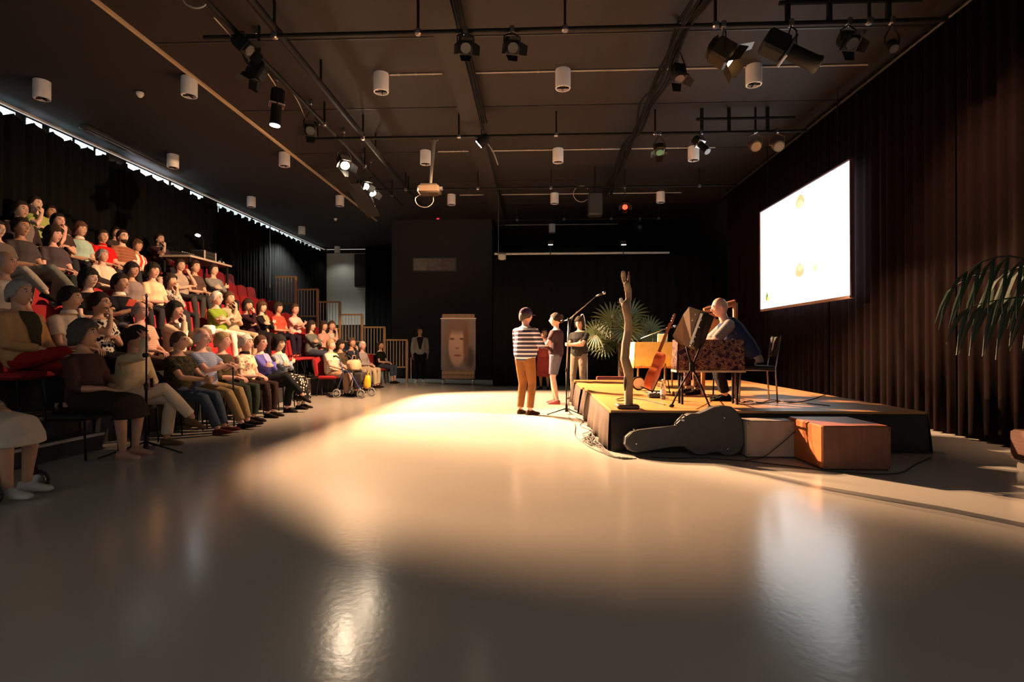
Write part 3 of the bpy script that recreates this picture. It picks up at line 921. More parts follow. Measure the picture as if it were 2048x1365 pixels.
    def chest_panel(name, mat, d0, d1, q0, q1, inf):
        rs = []
        for i in range(9):
            q = q0 + (q1 - q0) * i / 8
            w_ = np.interp(q, [r[0] for r in prof], [r[1] for r in prof]); d_ = np.interp(q, [r[0] for r in prof], [r[2] for r in prof])
            fk = 1 + fat * math.exp(-((q - .3) / .3) ** 2)
            c = P + up * (Ls * q) + fy * (.06 * fat * math.exp(-((q - .3) / .3) ** 2) + (.012 if .5 < q < .75 else 0))
            half = math.radians(d0 + (d1 - d0) * i / 8)
            k = min(1, q * 4)
            ax = V((1, 0, 0)).lerp(sx, k); ay = V((0, 1, 0)).lerp(fy, k); o_, n_ = [], []
            for j in range(5):
                an = math.pi / 2 - half + 2 * half * j / 4
                for lst, e in ((o_, inf), (n_, inf - .012)):
                    lst.append(c + ax * (w_ * fk + e) * math.cos(an) + ay * (d_ * fk + e) * math.sin(an))
            rs.append(o_ + n_[::-1])
        MB().loft(rs).build(name, cloth(mat) if isinstance(mat, tuple) else mat, t, smooth=True, local=True, angle=60)
    if front: chest_panel('shirt_front', front, 10, 34, .15, .95, .021)
    if tie: chest_panel('tie', tie, 7, 4, .35, .95, .026)
    if badge:
        MB().box(N + fy * .125 - up * .14 + sx * .07, (.07, .008, .05)).build('name_badge', PAPER, t, local=True)
    # bottom
    bm_ = MB()
    if btype == 'skirt' or btype == 'longskirt':
        hem = .30 if btype == 'skirt' else .84
        km = (K[1] + K[-1]) / 2; am = (A[1] + A[-1]) / 2
        pts = [P + V((0, -.02, 0)), P.lerp(km, .5), km + V((0, -.01, 0)), km.lerp(am, hem * .5) + V((0, .02, 0)), km.lerp(am, hem) + V((0, .02, 0))]
        hw = [.21, .225, .215, .205, .21 if btype == 'skirt' else .24]; th = [.14, .130, .110, .11, .12 if btype == 'skirt' else .15]
        rs = []
        for i, p in enumerate(pts):
            tn = (pts[min(i + 1, 4)] - pts[max(i - 1, 0)]).normalized(); lx = V((1, 0, 0)); ly = tn.cross(lx).normalized()
            rs.append([p + lx * hw[i] * math.cos(2 * math.pi * k / 16) + ly * th[i] * math.sin(2 * math.pi * k / 16) for k in range(16)])
        bm_.loft(rs); torso(bm_, .011, -.17, .21)
    else:
        torso(bm_, .010, -.17, .21)
        for sgn in (1, -1):
            end = dict(trousers=.93, shorts=.06, capri=.62)[btype]
            ke = K[sgn]
            pts = [H[sgn], H[sgn].lerp(ke, .4), H[sgn].lerp(ke, .85) if btype == 'shorts' else ke]; rr = [.104, .094, .086 if btype == 'shorts' else .073]
            if btype != 'shorts':
                pts += [ke.lerp(A[sgn], .35), ke.lerp(A[sgn], end)]; rr += [.070, .060 if btype == 'trousers' else .064]
            bm_.tube(pts, rr, 10)
    soft(bm_, {'trousers': 'trousers', 'shorts': 'shorts', 'capri': 'trousers', 'skirt': 'skirt', 'longskirt': 'skirt'}[btype], bottom, t, voxel, smooth_iter=2)
    return t, dict(P=P, N=N, hc=hc, W=W, K=K, A=A, M=Matrix.Translation(V(loc)) @ Matrix.Rotation(rotz, 4, 'Z') @ Matrix.Scale(scale, 4))

# ------------------------------------------------------------------ chairs
RED = plain('red_upholstery', (.30, .018, .022), .85, spec=.2, var=.15, scale=9, bump=.2, bscale=40)
def make_red_chair(label, loc, rotz):
    t = thing('red_chair', label, 'chair', loc, rotz, 'red upholstered audience chairs')
    MB().bbox((0, .0, .425), (.46, .45, .08), .03).build('seat', RED, t, smooth=True, local=True, angle=35)
    o = []; n = 10
    out = [(-.22, 0), (.22, 0)] + [(.22 * math.cos(a) if abs(math.cos(a)) < .9 else .22 * (1 if math.cos(a) > 0 else -1), .36 + .08 * math.sin(a)) for a in [math.pi * k / n for k in range(n + 1)]]
    rot = Matrix.Rotation(math.radians(9), 3, 'X')
    MB().prism(out, (0, -.21, .46), rot @ V((1, 0, 0)), rot @ V((0, 0, 1)), rot @ V((0, -.06, 0))).build('backrest', RED, t, smooth=True, local=True, angle=35)
    for sx_ in (-1, 1):
        MB().tube([(sx_ * .20, .18, .40), (sx_ * .21, .21, .0)], .012, 6).build('leg', BLACKM, t, local=True)
        MB().tube([(sx_ * .20, -.19, .52), (sx_ * .20, -.19, .40), (sx_ * .21, -.24, .0)], .012, 6).build('leg', BLACKM, t, local=True)
    return t
def make_black_chair(label, loc, rotz, group='dark loose chairs in the front row', frame=BLACKM, pad=None, name='metal_chair'):
    pad = pad or plain('black_upholstery', (.012, .012, .014), .8)
    t = thing(name, label, 'chair', loc, rotz, group)
    MB().bbox((0, .0, .43), (.44, .44, .05), .02).build('seat', pad, t, smooth=True, local=True, angle=35)
    rot = Matrix.Rotation(math.radians(8), 3, 'X')
    MB().bbox((0, -.245, .70), (.42, .03, .26), .012, rot=rot).build('backrest', pad, t, smooth=True, local=True, angle=35)
    for s in (-1, 1):
        MB().tube([(s * .215, .20, .42), (s * .22, .22, .0)], .011, 8).build('leg', frame, t, smooth=True, local=True)
        MB().tube([(s * .215, -.275, .84), (s * .215, -.21, .43), (s * .22, -.23, .0)], .011, 8).build('leg', frame, t, smooth=True, local=True)
        MB().tube([(s * .215, .20, .405), (s * .215, -.21, .405)], .010, 8).build('side_rail', frame, t, smooth=True, local=True)
    return t
_chair_proto = {}
def place_chair(kind, label, loc, rotz, group=None):
    if kind not in _chair_proto:
        _chair_proto[kind] = make_red_chair(label, loc, rotz) if kind == 'red' else make_black_chair(label, loc, rotz)
        return _chair_proto[kind]
    o = copy_tree(_chair_proto[kind]); o.location = loc; o.rotation_euler = (0, 0, rotz); o['label'] = label
    return o
# ================================================================== the audience
SHIRT_PLAID = stripes('plaid_brown', [(0, C(120, 70, 50)), (.35, C(160, 110, 85)), (.6, C(90, 50, 40)), (.8, C(150, 100, 80))], .055, 'Z')
PRINT_GREY = blotch('print_grey', [(0, C(60, 58, 58)), (.35, C(70, 66, 66)), (.5, C(200, 195, 190)), (1, C(120, 115, 112))], 34)
PRINT_BW = blotch('print_black_white', [(0, C(20, 18, 18)), (.45, C(24, 22, 22)), (.52, C(205, 200, 190)), (1, C(215, 210, 200))], 22)
FLORAL_BW = blotch('floral_skirt', [(0, C(205, 198, 190)), (.30, C(190, 184, 176)), (.38, C(22, 20, 20)), (1, C(18, 16, 16))], 20)
FLORAL_TOP = blotch('floral_top', [(0, C(170, 60, 50)), (.25, C(150, 80, 60)), (.4, C(215, 200, 175)), (1, C(190, 180, 150))], 22)
CAMO = blotch('camo_shirt', [(0, C(28, 26, 20)), (.42, C(45, 42, 30)), (.5, C(70, 58, 42)), (.6, C(30, 34, 26)), (1, C(25, 22, 18))], 16, kind='noise')
SCARF_BR = blotch('brown_green_print', [(0, C(50, 45, 30)), (.45, C(80, 60, 45)), (.55, C(45, 55, 38)), (1, C(95, 75, 55))], 24, kind='noise')
STRIPE_PINK = stripes('pink_stripe', [(0, C(205, 165, 145)), (.7, C(180, 130, 115))], .03, 'Z')
STRIPE_PALE = stripes('pale_stripe', [(0, C(205, 200, 180)), (.3, C(170, 175, 110)), (.5, C(215, 210, 195)), (.75, C(150, 160, 165)), (.9, C(200, 195, 170))], .09, 'Z')
STRIPE_BLUE = stripes('blue_shirt', [(0, C(135, 145, 175)), (.8, C(110, 120, 155))], .03, 'Z')
REDWHITE = stripes('red_white_top', [(0, C(200, 60, 50)), (.5, C(225, 205, 190))], .12, 'X')
JEANS = cloth(C(62, 72, 88)); DKJEANS = cloth(C(40, 44, 58))
A = []
def aud(px, py, row, label, **k): A.append((px, py, row, label, k))
# sixth and fifth tiers (top)
aud(44, 414, 5, 'person in dark jacket with short dark hair, upper row at far left', sex='m', hair='short', top=C(52, 42, 44), sleeve='long', front=C(110, 100, 95), arms='lap')
aud(72, 407, 6, 'person in pale green t-shirt propping chin on fist, topmost row', sex='m', hair='crop', top=C(150, 160, 95), arms='chinR')
aud(104, 424, 6, 'person half hidden with both hands at the face, topmost row', hair='short', hair_c='black', top=C(45, 38, 38), sleeve='long', arms='chinL')
aud(118, 442, 5, 'person in dark top resting cheek on hand behind the long-haired woman', sex='m', hair='short', hair_c='black', top=C(60, 48, 45), arms='chinR')
aud(234, 465, 6, 'person whose dark head shows behind the bearded man', sex='m', hair='short', hair_c='dark', top=C(60, 50, 45))
aud(322, 478, 6, 'person in dark shirt with chin on hand behind the mixing desk', sex='m', hair='crop', top=C(55, 42, 45), sleeve='short', arms='chinR')
aud(-4, 458, 4, 'person in pale trousers cut by the left picture edge, upper row', sex='m', hair='short', top=C(95, 85, 80), bottom=C(150, 140, 130), legs='cross')
aud(46, 452, 4, 'person with dark ponytail in charcoal t-shirt stretching one arm, upper row', hair='updo', hair_c='dark', top=C(68, 62, 64), arms='lap', bottom=C(105, 105, 100), legs='cross')
aud(110, 463, 4, 'person with long dark hair in plum-grey top, upper row', hair='long', hair_c='dark', top=C(72, 62, 68), arms='lap', bottom=C(40, 48, 50))
aud(161, 458, 5, 'person with mauve-brown bob in mint t-shirt with white lace', hair='bob', hair_c='auburn', top=C(150, 175, 165), arms='lap', bottom=C(150, 125, 105), collar=C(220, 215, 205))
aud(209, 473, 5, 'person in bright red polo shirt in the upper row', sex='m', hair='short', hair_c='dark', top=C(190, 28, 30), arms='lap', collar=C(180, 25, 28))
aud(247, 473, 5, 'person with beard and glasses in brown plaid shirt', sex='m', hair='crop', hair_c='dark', top=SHIRT_PLAID, arms='lap', beard='dark', glasses=True)
aud(275, 491, 5, 'person with brown bob in red and white top beside the mixing desk', hair='bob', hair_c='brown', top=REDWHITE, arms='lap', bottom=C(170, 150, 130))
# fourth tier
aud(209, 512, 4, 'person with grey hair in open white shirt, arms spread, fourth tier', sex='m', hair='short', hair_c='grey', top=C(205, 185, 165), sleeve='long', arms='thighs', bottom=C(120, 105, 95), fat=.15)
aud(362, 531, 4, 'person in grey shirt holding hand to cheek below the mixing desk', sex='m', hair='short', hair_c='dark', top=C(150, 135, 125), arms='chinL', bottom=C(60, 58, 56))
aud(392, 530, 4, 'person in dark brown top with hair tied back below the mixing desk', hair='updo', hair_c='dark', top=C(82, 62, 58), arms='lap', bottom=C(55, 58, 58))
aud(430, 534, 4, 'person in pale grey shirt and dark trousers at the end of the mixing desk', sex='m', hair='short', hair_c='dark', top=C(120, 118, 118), sleeve='long', arms='crossed', bottom=C(35, 38, 55))
# third tier
aud(265, 540, 3, 'person with dark bob in mauve-grey top, third tier', hair='bob', hair_c='black', top=C(118, 105, 105), arms='lap')
aud(309, 541, 3, 'person with dark wavy hair in cream top, third tier', hair='wavy', hair_c='black', top=C(205, 180, 150), arms='lap')
aud(344, 561, 3, 'person with dark hair in grey printed blouse, chin on hand', hair='wavy', hair_c='dark', top=PRINT_GREY, arms='chinR', bottom=C(50, 48, 52), sleeve='three')
# second tier
aud(11, 508, 2, 'person with thin grey hair and white shirt at the left picture edge', sex='m', hair='balding', hair_c='grey', skin_c='tan', top=C(195, 180, 165), arms='lap', bottom=C(60, 50, 48))
aud(183, 548, 2, 'person with black hair in black top, second tier', hair='bob', hair_c='black', top=C(24, 22, 26), arms='lap', bottom=C(30, 28, 30))
aud(243, 558, 2, 'person with cropped dark hair in black t-shirt and white collar holding a red programme', hair='short', hair_c='black', top=C(24, 24, 32), arms='read', bottom=C(80, 75, 85), collar=C(220, 210, 200))
aud(435, 597, 2, 'person with white cropped hair and glasses in lime green t-shirt, arms crossed', hair='short', hair_c='white', skin_c='rosy', top=C(112, 135, 48), arms='crossed', bottom=C(225, 215, 200), glasses=True, fat=.1)
aud(462, 597, 2, 'person in grey t-shirt leaning face on hand beside the lime green shirt', sex='m', hair='short', hair_c='brown', top=C(150, 145, 120), arms='chinR', bottom=C(165, 150, 130))
aud(497, 611, 2, 'person with dark wavy hair and dark dress, hand over mouth', hair='wavy', hair_c='dark', top=C(48, 28, 36), sleeve='long', arms='chinR', bottom=C(34, 26, 30))
aud(526, 614, 2, 'person with long brown hair in beige top and black cardigan', hair='long', hair_c='brown', top=C(30, 26, 28), sleeve='long', front=C(165, 145, 110), arms='crossed', bottom=C(30, 34, 32))
aud(559, 616, 2, 'person with dark hair in coral red top, second tier', hair='bob', hair_c='dark', top=C(205, 75, 60), arms='lap', bottom=C(35, 30, 45))
aud(591, 619, 2, 'person in pale pink t-shirt with arms crossed, end of the second tier', hair='updo', hair_c='brown', skin_c='rosy', top=C(225, 190, 180), arms='crossed', bottom=C(150, 30, 34))
# first tier
aud(46, 574, 1, 'person with grey hair in beige jacket and rust red trousers', sex='m', hair='short', hair_c='grey', skin_c='tan', top=C(165, 125, 85), sleeve='long', arms='lap', bottom=C(125, 30, 26), legs='cross', fat=.12, voxel=.014, front=C(52, 50, 38))
aud(145, 590, 1, 'person with dark hair in short-sleeved white shirt and grey tie', sex='m', hair='short', hair_c='black', skin_c='tan', top=C(200, 180, 160), arms='lap', bottom=C(40, 30, 32), collar=C(215, 200, 180), voxel=.014, tie=C(90, 92, 92))
aud(201, 597, 1, 'person with glasses in black and white printed top, hands at the chin', hair='short', hair_c='dark', skin_c='tan', top=PRINT_BW, arms='chinR', glasses=True, bottom=C(28, 28, 34))
aud(286, 622, 1, 'person with grey balding head in pink striped shirt behind the mic stand', sex='m', hair='balding', hair_c='grey', skin_c='rosy', top=STRIPE_PINK, arms='lap', bottom=C(90, 70, 60), fat=.15)
aud(352, 614, 1, 'person with dark bob in beige cardigan over white, chin on hand', hair='bob', hair_c='black', top=C(205, 180, 155), sleeve='long', arms='chinR', bottom=C(90, 75, 65), head=(0, .05), front=C(235, 230, 225))
aud(624, 652, 1, 'person with long dark hair in grey hooded jacket', hair='long', hair_c='dark', top=C(92, 95, 92), sleeve='long', arms='crossed', bottom=C(60, 66, 80))
aud(650, 652, 1, 'person with long dark hair in pink top beside the grey hooded jacket', hair='long', hair_c='dark', top=C(185, 135, 125), arms='lap')
aud(664, 652, 1, 'person in white t-shirt with chin on hand next to the pink top', hair='short', hair_c='brown', skin_c='rosy', top=C(180, 180, 165), arms='chinR')
# front row on the floor
aud(174, 667, 0, 'person with brown-grey bob in dark brown top and skirt, barefoot, nearest in the front row', hair='wavy', hair_c='saltpep', skin_c='tan', top=C(62, 44, 42), sleeve='three', arms='lap', bottom=C(46, 38, 34), btype='skirt', bare=True, legs='flat', voxel=.014)
aud(262, 674, 0, 'person in cream blouse and white trousers with hand on forehead', hair='updo', hair_c='dark', skin_c='tan', top=C(190, 170, 135), sleeve='long', arms='brow', bottom=C(205, 185, 160), legs='cross', shoes=C(95, 75, 55), voxel=.014, lean=.1)
aud(360, 682, 0, 'person with cropped hair and glasses in dark camouflage shirt and jeans', sex='m', hair='crop', hair_c='brown', skin_c='tan', top=CAMO, arms='clasp', bottom=JEANS, legs='out', glasses=True, shoes=C(90, 45, 45), fat=.15, voxel=.014)
aud(409, 676, 0, 'person with bald head in light blue shirt and khaki trousers leaning on a cane', sex='m', hair='balding', hair_c='white', skin_c='rosy', top=STRIPE_BLUE, arms='cane', bottom=C(140, 118, 85), legs='out', fat=.12, voxel=.014)
aud(448, 682, 0, 'person with short sandy hair in dark green and brown top', hair='short', hair_c='blond', skin_c='rosy', top=SCARF_BR, sleeve='three', arms='lap', bottom=C(50, 55, 50))
aud(493, 686, 0, 'person with short white hair in floral blouse over black', hair='short', hair_c='white', skin_c='rosy', top=FLORAL_TOP, arms='lap', bottom=C(50, 36, 34), collar=C(25, 22, 22))
aud(526, 686, 0, 'person with glasses on brown hair in blue-violet jacket, arms crossed', hair='short', hair_c='brown', top=C(92, 88, 170), sleeve='long', front=C(150, 140, 190), arms='crossed', bottom=C(28, 30, 34), legs='cross', glasses=True)
aud(560, 687, 0, 'person with black curly hair in pale blue jacket and black and white floral skirt', hair='curly', hair_c='black', skin_c='pale', top=C(125, 140, 155), sleeve='long', front=C(190, 185, 175), arms='crossed', bottom=FLORAL_BW, btype='longskirt')
aud(664, 690, 0, 'person with short hair in pale striped polo and beige trousers beside the rollator', sex='m', hair='short', hair_c='blond', skin_c='rosy', top=STRIPE_PALE, arms='thighs', bottom=C(160, 130, 110), fat=.2)
aud(684, 690, 0, 'person with black hair in dark patterned top behind the rollator', hair='bob', hair_c='black', skin_c='tan', top=SCARF_BR, arms='lap', bottom=C(40, 35, 40))
aud(705, 686, 0, 'person in dark jacket with hand at the chin behind the rollator', sex='m', hair='short', hair_c='brown', top=C(40, 40, 50), sleeve='long', front=C(120, 118, 115), arms='chinR', bottom=C(150, 135, 115))
aud(727, 692, 0, 'person with white hair in pale grey top and cream trousers', hair='short', hair_c='white', skin_c='rosy', top=C(150, 140, 140), sleeve='long', arms='lap', bottom=C(185, 170, 140))
aud(763, 691, 0, 'person in black t-shirt and cropped jeans, last in the front row', hair='updo', hair_c='dark', top=C(26, 28, 26), arms='lap', bottom=JEANS, btype='capri')

skins = ['mid', 'pale', 'tan', 'rosy', 'mid']
occupied = {k: [] for k in range(7)}
for i, (px, py, row, label, k) in enumerate(A):
    k = dict(k)
    k.setdefault('skin_c', skins[i % 5])
    X = row_x(row)
    hp = at_x(px, py, X + .02)
    lean = k.get('lean', -.03 + .02 * math.sin(i * 2.3))
    k['lean'] = lean
    s = (hp.z - row_z(row)) / (1.235 if k.get('sex') == 'm' else 1.21)
    s = max(.92, min(1.09, s))
    fwd = lean * .97 * s
    loc = (X - fwd * .3, hp.y, row_z(row))
    tgt = math.atan2(10.4 - hp.y, 5.1 - X)
    h = k.get('head', (0, 0))
    k['head'] = (tgt * .75 - .10 + .16 * math.sin(i * 1.7) + h[0], .03 * math.sin(i * 3.1) + h[1] + .04)
    k.setdefault('voxel', .016)
    person(label, loc, -math.pi / 2 + tgt * .25 - .08, scale=s, **k)
    occupied[row].append(hp.y)
    who = label.replace('person ', '', 1)
    kind = 'black' if (row == 0 and hp.y < 11.5) else 'red'
    place_chair(kind, ' '.join((('dark chair under the person ' if kind == 'black' else 'red chair under the person ') + who.split(',')[0]).split()[:15]), (X - .02, hp.y, row_z(row) + .005), -math.pi / 2)

# empty chairs: the far ends of the tiers and the gaps
for row in range(0, 7):
    X = row_x(row)
    y0 = abs(X) / .985
    y = 16.3; n = 0
    rn = 'front row' if row == 0 else '%s tier' % ordn[row - 1]
    while y > y0:
        if row == 0 and y < 14.4: break
        near = min([abs(y - q) for q in occupied[row]] or [9])
        if not (row >= 5 and 11.6 < y < 14.6 and row == 5) and near > .44:
            place_chair('red', 'empty red chair, %s, %s from the far railings' % (rn, ordn[n] if n < 8 else '%dth' % (n + 1)), (X, y, row_z(row) + .005), -math.pi / 2)
            n += 1
            y -= .54
        else:
            y -= .06
# programme in hand, cane, hat-like bag
pr = at_x(262, 606, row_x(2) + .34)
o = MB().box(pr, (.012, .16, .11), Matrix.Rotation(.5, 3, 'Y')).build('programme', plain('red_print', (.45, .06, .03), .6))
tag(o, 'small red and orange programme held by the person with the white collar', 'booklet')
for (px, py, row) in ((409, 676, 0),):
    hp = at_x(px, py, row_x(0))
    t = thing('walking_cane', 'dark walking cane between the knees of the person in light blue shirt', 'cane', (row_x(0) + .44, hp.y, 0))
    MB().cyl((row_x(0) + .44, hp.y, 0.012), (row_x(0) + .42, hp.y, .85), .011, n=8).build('shaft', BLACKM, t, smooth=True, angle=40)
    MB().tube([(row_x(0) + .42, hp.y, .85), (row_x(0) + .42, hp.y, .88), (row_x(0) + .36, hp.y, .895)], .013, 8).build('handle', wood('cane_wood', (.10, .05, .02), (.16, .08, .03)), t, smooth=True)
b = at_x(403, 662, row_x(1) + .25)
t = thing('shoulder_bag', 'brown soft bag propped up behind the bald man in light blue', 'bag', (b.x, b.y, row_z(1)))
soft_bag((.13, .20, .13), 3.3, pinch=.3).xform(Matrix.Translation((b.x, b.y, b.z - .08))).build('bag_body', plain('bag_brown', (.13, .075, .045), .7, bump=.4, bscale=20), t, smooth=True)
MB().bbox((b.x, b.y, (b.z - .25 + row_z(1)) / 2), (.20, .30, b.z - .25 - row_z(1)), .03).build('bag_base', plain('bag_brown', (.13, .075, .045)), t)
soft_bag((.08, .10, .08), 7.1, pinch=.1).xform(Matrix.Translation((b.x + .02, b.y + .17, b.z + .02))).build('white_bundle', PAPER, t, smooth=True)

# person in the wheelchair, cut by the left picture edge
wc = V((-4.40, 3.98, 0)); wr = -math.pi / 2 + .12
PATT = blotch('tweed_print', [(0, C(70, 62, 50)), (.4, C(95, 85, 68)), (.5, C(140, 125, 100)), (1, C(110, 98, 80))], 30)
person('person in patterned jacket and white skirt with sneakers, cut by the left picture edge', (wc.x, wc.y, .03), wr, arms='lap', legs='flat', hair='short', hair_c='grey', top=PATT, sleeve='long', bottom=C(175, 165, 150), btype='skirt', shoes=C(170, 165, 160), voxel=.014, skin_c='tan', fat=.15)
t = thing('wheelchair', 'black wheelchair under the person with the white skirt at the left picture edge', 'wheelchair', wc, wr)
MB().bbox((0, -.02, .45), (.46, .44, .05), .015).build('seat', BLACK, t, local=True)
MB().bbox((0, -.26, .72), (.44, .03, .44), .012).build('backrest', BLACK, t, local=True)
for s in (-1, 1):
    def ring(c, R, r, n=28):
        return [(c[0], c[1] + R * math.cos(2 * math.pi * q / n), c[2] + R * math.sin(2 * math.pi * q / n)) for q in range(n + 1)]
    wl = MB().tube(ring((s * .28, -.16, .30), .285, .014), .014, 6).build('wheel', RUBBER, t, smooth=True, local=True)
    for q in range(8):
        a = math.pi * q / 8
        MB().tube([(s * .28, -.16 + .28 * math.cos(a), .30 + .28 * math.sin(a)), (s * .28, -.16 - .28 * math.cos(a), .30 - .28 * math.sin(a))], .003, 4).build('spoke', STEEL, wl, local=True)
    cs = MB().tube(ring((s * .22, .42, .085), .072, .012, 18), .013, 6).build('caster', RUBBER, t, smooth=True, local=True)
    MB().cyl((s * .22 - .015, .42, .085), (s * .22 + .015, .42, .085), .05, n=12).build('hub', STEEL, cs, smooth=True, local=True, angle=40)
    MB().tube([(s * .22, .42, .085), (s * .235, .38, .20), (s * .235, .24, .44), (s * .235, -.24, .44), (s * .235, -.27, .95)], .012, 8).build('frame', BLACKM, t, smooth=True, local=True)
# ================================================================== the stage
SZ = .45
SX0, SX1, SYF, SYM, SYB = .84, 4.25, 6.12, 9.36, 11.4
DECK = wood('stage_laminate', (.37, .165, .052), (.46, .22, .075), 3.0, .34, (1, 9, 1))
SKIRT = plain('stage_skirt', (.030, .026, .026), .9, spec=.15, var=.15)
SKIRT_LIT = plain('stage_skirt_lit', (.055, .038, .030), .9, spec=.15, var=.15)  # lit left side: the light is put into a browner copy of the skirt
def platform(label, x0, x1, y0, y1, front):
    t = thing('stage_platform', label, 'stage', ((x0 + x1) / 2, (y0 + y1) / 2, 0))
    xm = (x0 + x1) / 2
    for a, b in ((x0, xm), (xm, x1)):
        nn = 2 if y1 - y0 > 2.5 else 1
        for q in range(nn):
            ya, yb = y0 + (y1 - y0) * q / nn, y0 + (y1 - y0) * (q + 1) / nn
            MB().bbox(((a + b) / 2, (ya + yb) / 2, SZ - .02), (b - a - .004, yb - ya - .004, .04), .003).build('deck_panel', DECK, t)
    MB().box((xm, (y0 + y1) / 2, .205), (x1 - x0 - .1, y1 - y0 - .1, .41)).build('substructure', BLACK, t)
    def skirt(p0, p1, mat, nm, flare):
        p0, p1 = V(p0), V(p1); L = (p1 - p0).length; tt = (p1 - p0) / L; nr = V((tt.y, -tt.x, 0))
        n = max(6, int(L / .06)); rings = []
        outer, inner = [], []
        for z, k in ((.005, 1.0), (.15, .8), (.30, .45), (.425, .1)):
            row = []
            for i in range(n + 1):
                s_ = L * i / n
                w_ = .022 * math.sin(s_ * 9 + 1) + .012 * math.sin(s_ * 23)
                row.append(p0 + tt * s_ + nr * (.012 + flare * k + w_ * k) + V((0, 0, z)))
            outer.append(row); inner.append([q - nr * .008 for q in row])
        vs = [q for r in outer + inner for q in r]; fs = []; st = 4 * (n + 1)
        for r in range(3):
            for i in range(n):
                a = r * (n + 1) + i
                fs += [(a, a + 1, a + n + 2, a + n + 1), (st + a, st + a + n + 1, st + a + n + 2, st + a + 1)]
        for i in range(n):
            for r in (0, 3):
                a = r * (n + 1) + i; fs.append((a, a + 1, st + a + 1, st + a))
        MB().add(vs, fs).build(nm, mat, t, smooth=True)
    skirt((x0, y1, 0), (x0, y0, 0), SKIRT_LIT, 'side_skirt', .05)
    if front: skirt((x0, y0, 0), (x1, y0, 0), SKIRT, 'front_skirt', .03)
    skirt((x1, y0, 0), (x1, y1, 0), SKIRT, 'side_skirt', .04)
    return t
platform('front stage platform with tan laminate deck and dark cloth skirt', SX0, SX1, SYF, SYM, True)
platform('rear stage platform with tan laminate deck behind the front one', SX0 - .04, SX1, SYM + .01, SYB, False)

# ---- driftwood sculpture
def spx(px, py, Y): return at_y(px, py, Y)
Y0 = 6.28
DRIFT = wood('driftwood', (.21, .13, .07), (.42, .29, .165), 7, .7, (1, 1, .35))
t = thing('driftwood_sculpture', 'tall crooked driftwood sculpture on a dark base at the front stage edge', 'sculpture', (spx(1254, 818, Y0).x, Y0, SZ))
MB().bbox((spx(1255, 818, Y0).x, Y0 + .02, SZ + .025), (.25, .20, .05), .012).build('base', wood('sculpt_base', (.04, .025, .018), (.07, .045, .03)), t)
k = Y0 / F_PX
def stick(pts, nm, mat, yoff=0.0):
    P_ = [spx(x, y, Y0) + V((0, yoff + .03 * math.sin(i * 1.3), 0)) for i, (x, y, w_) in enumerate(pts)]
    R_ = [w_ * k / 2 for _, _, w_ in pts]
    # refine and roughen
    PP, RR = [], []
    for i in range(len(P_) - 1):
        for q in range(4):
            u = q / 4; PP.append(P_[i].lerp(P_[i + 1], u)); RR.append((R_[i] + (R_[i + 1] - R_[i]) * u) * (1 + .10 * noise.noise(V((i + u, 1.7, 0)) * 3.1)))
    PP.append(P_[-1]); RR.append(R_[-1])
    return MB().tube(PP, RR, 12, round_ends=True).build(nm, mat, t, smooth=True)
stick([(1257, 812, 17), (1258, 790, 17), (1259, 765, 17), (1256, 742, 19), (1249, 718, 18), (1252, 690, 17), (1257, 665, 16), (1257, 645, 15), (1253, 625, 16), (1251, 610, 18)], 'trunk', DRIFT)
stick([(1252, 612, 14), (1258, 598, 12), (1257, 582, 14), (1253, 570, 13)], 'fork', DRIFT)
stick([(1254, 572, 9), (1250, 562, 9), (1247, 551, 10), (1246, 546, 8)], 'branch_tip', DRIFT)
stick([(1256, 572, 7), (1258, 560, 5), (1258, 544, 2.5)], 'branch_tip', plain('red_tip', (.30, .10, .07), .6))
stick([(1248, 612, 10), (1245, 604, 7), (1243, 598, 4)], 'branch_stub', DRIFT)
stick([(1255, 748, 7), (1251, 756, 7), (1249, 770, 6), (1248, 780, 3)], 'hanging_branch', wood('drift_dark', (.05, .035, .02), (.10, .07, .04)), -.04)
MB().ellip(spx(1241, 602, Y0) + V((0, -.05, 0)), (.022, .022, .032)).build('white_knob', plain('knob_white', (.75, .70, .65), .3), t, smooth=True)

# ---- guitar on a low stand
gp0 = at_y(1303, 781, 8.15); gp1 = at_y(1361, 632, 8.35)
ax = (gp1 - gp0).normalized()
nfront = V((-.93, .36, 0)); nfront = (nfront - ax * nfront.dot(ax)).normalized()   # soundboard faces right and away
lat = ax.cross(nfront).normalized()
GUIT = wood('guitar_side', (.40, .075, .015), (.50, .11, .025), 5, .5, (1, 1, 8))
GTOP = wood('guitar_top', (.55, .30, .12), (.62, .37, .16), 5, .5, (1, 1, 8))
NECK = wood('guitar_neck', (.20, .07, .03), (.28, .10, .05), 5, .3)
t = thing('acoustic_guitar', 'orange acoustic guitar leaning on a low stand at the stage front', 'guitar', (gp0.x, gp0.y, SZ))
Lg = (gp1 - gp0).length; Lb = Lg * .47
def gw(u):
    w0 = .19 * math.sqrt(max(0, 1 - ((u - .30) / .31) ** 2)) if u < .55 else 0
    w1 = .142 * math.sqrt(max(0, 1 - ((u - .78) / .235) ** 2)) if u > .5 else 0
    ws = .115 if .25 < u < .88 else 0
    return max(w0, w1, ws * 1.0, .02)
us = [i / 26 for i in range(27)]
half = [(gw(u), u * Lb) for u in us]
outl = [(w_, h) for w_, h in half] + [(-w_, h) for w_, h in reversed(half)]
D = .105
MB().prism(outl, gp0, lat, ax, nfront * D).build('body', GUIT, t, smooth=True, angle=50)
top = MB().prism([(x * 1.0, y) for x, y in outl], gp0 + nfront * (D + .0005), lat, ax, nfront * .004).build('soundboard', GTOP, t, smooth=True, angle=50)
sh = [(.05 * math.cos(2 * math.pi * q / 20), Lb * .66 + .05 * math.sin(2 * math.pi * q / 20)) for q in range(20)]
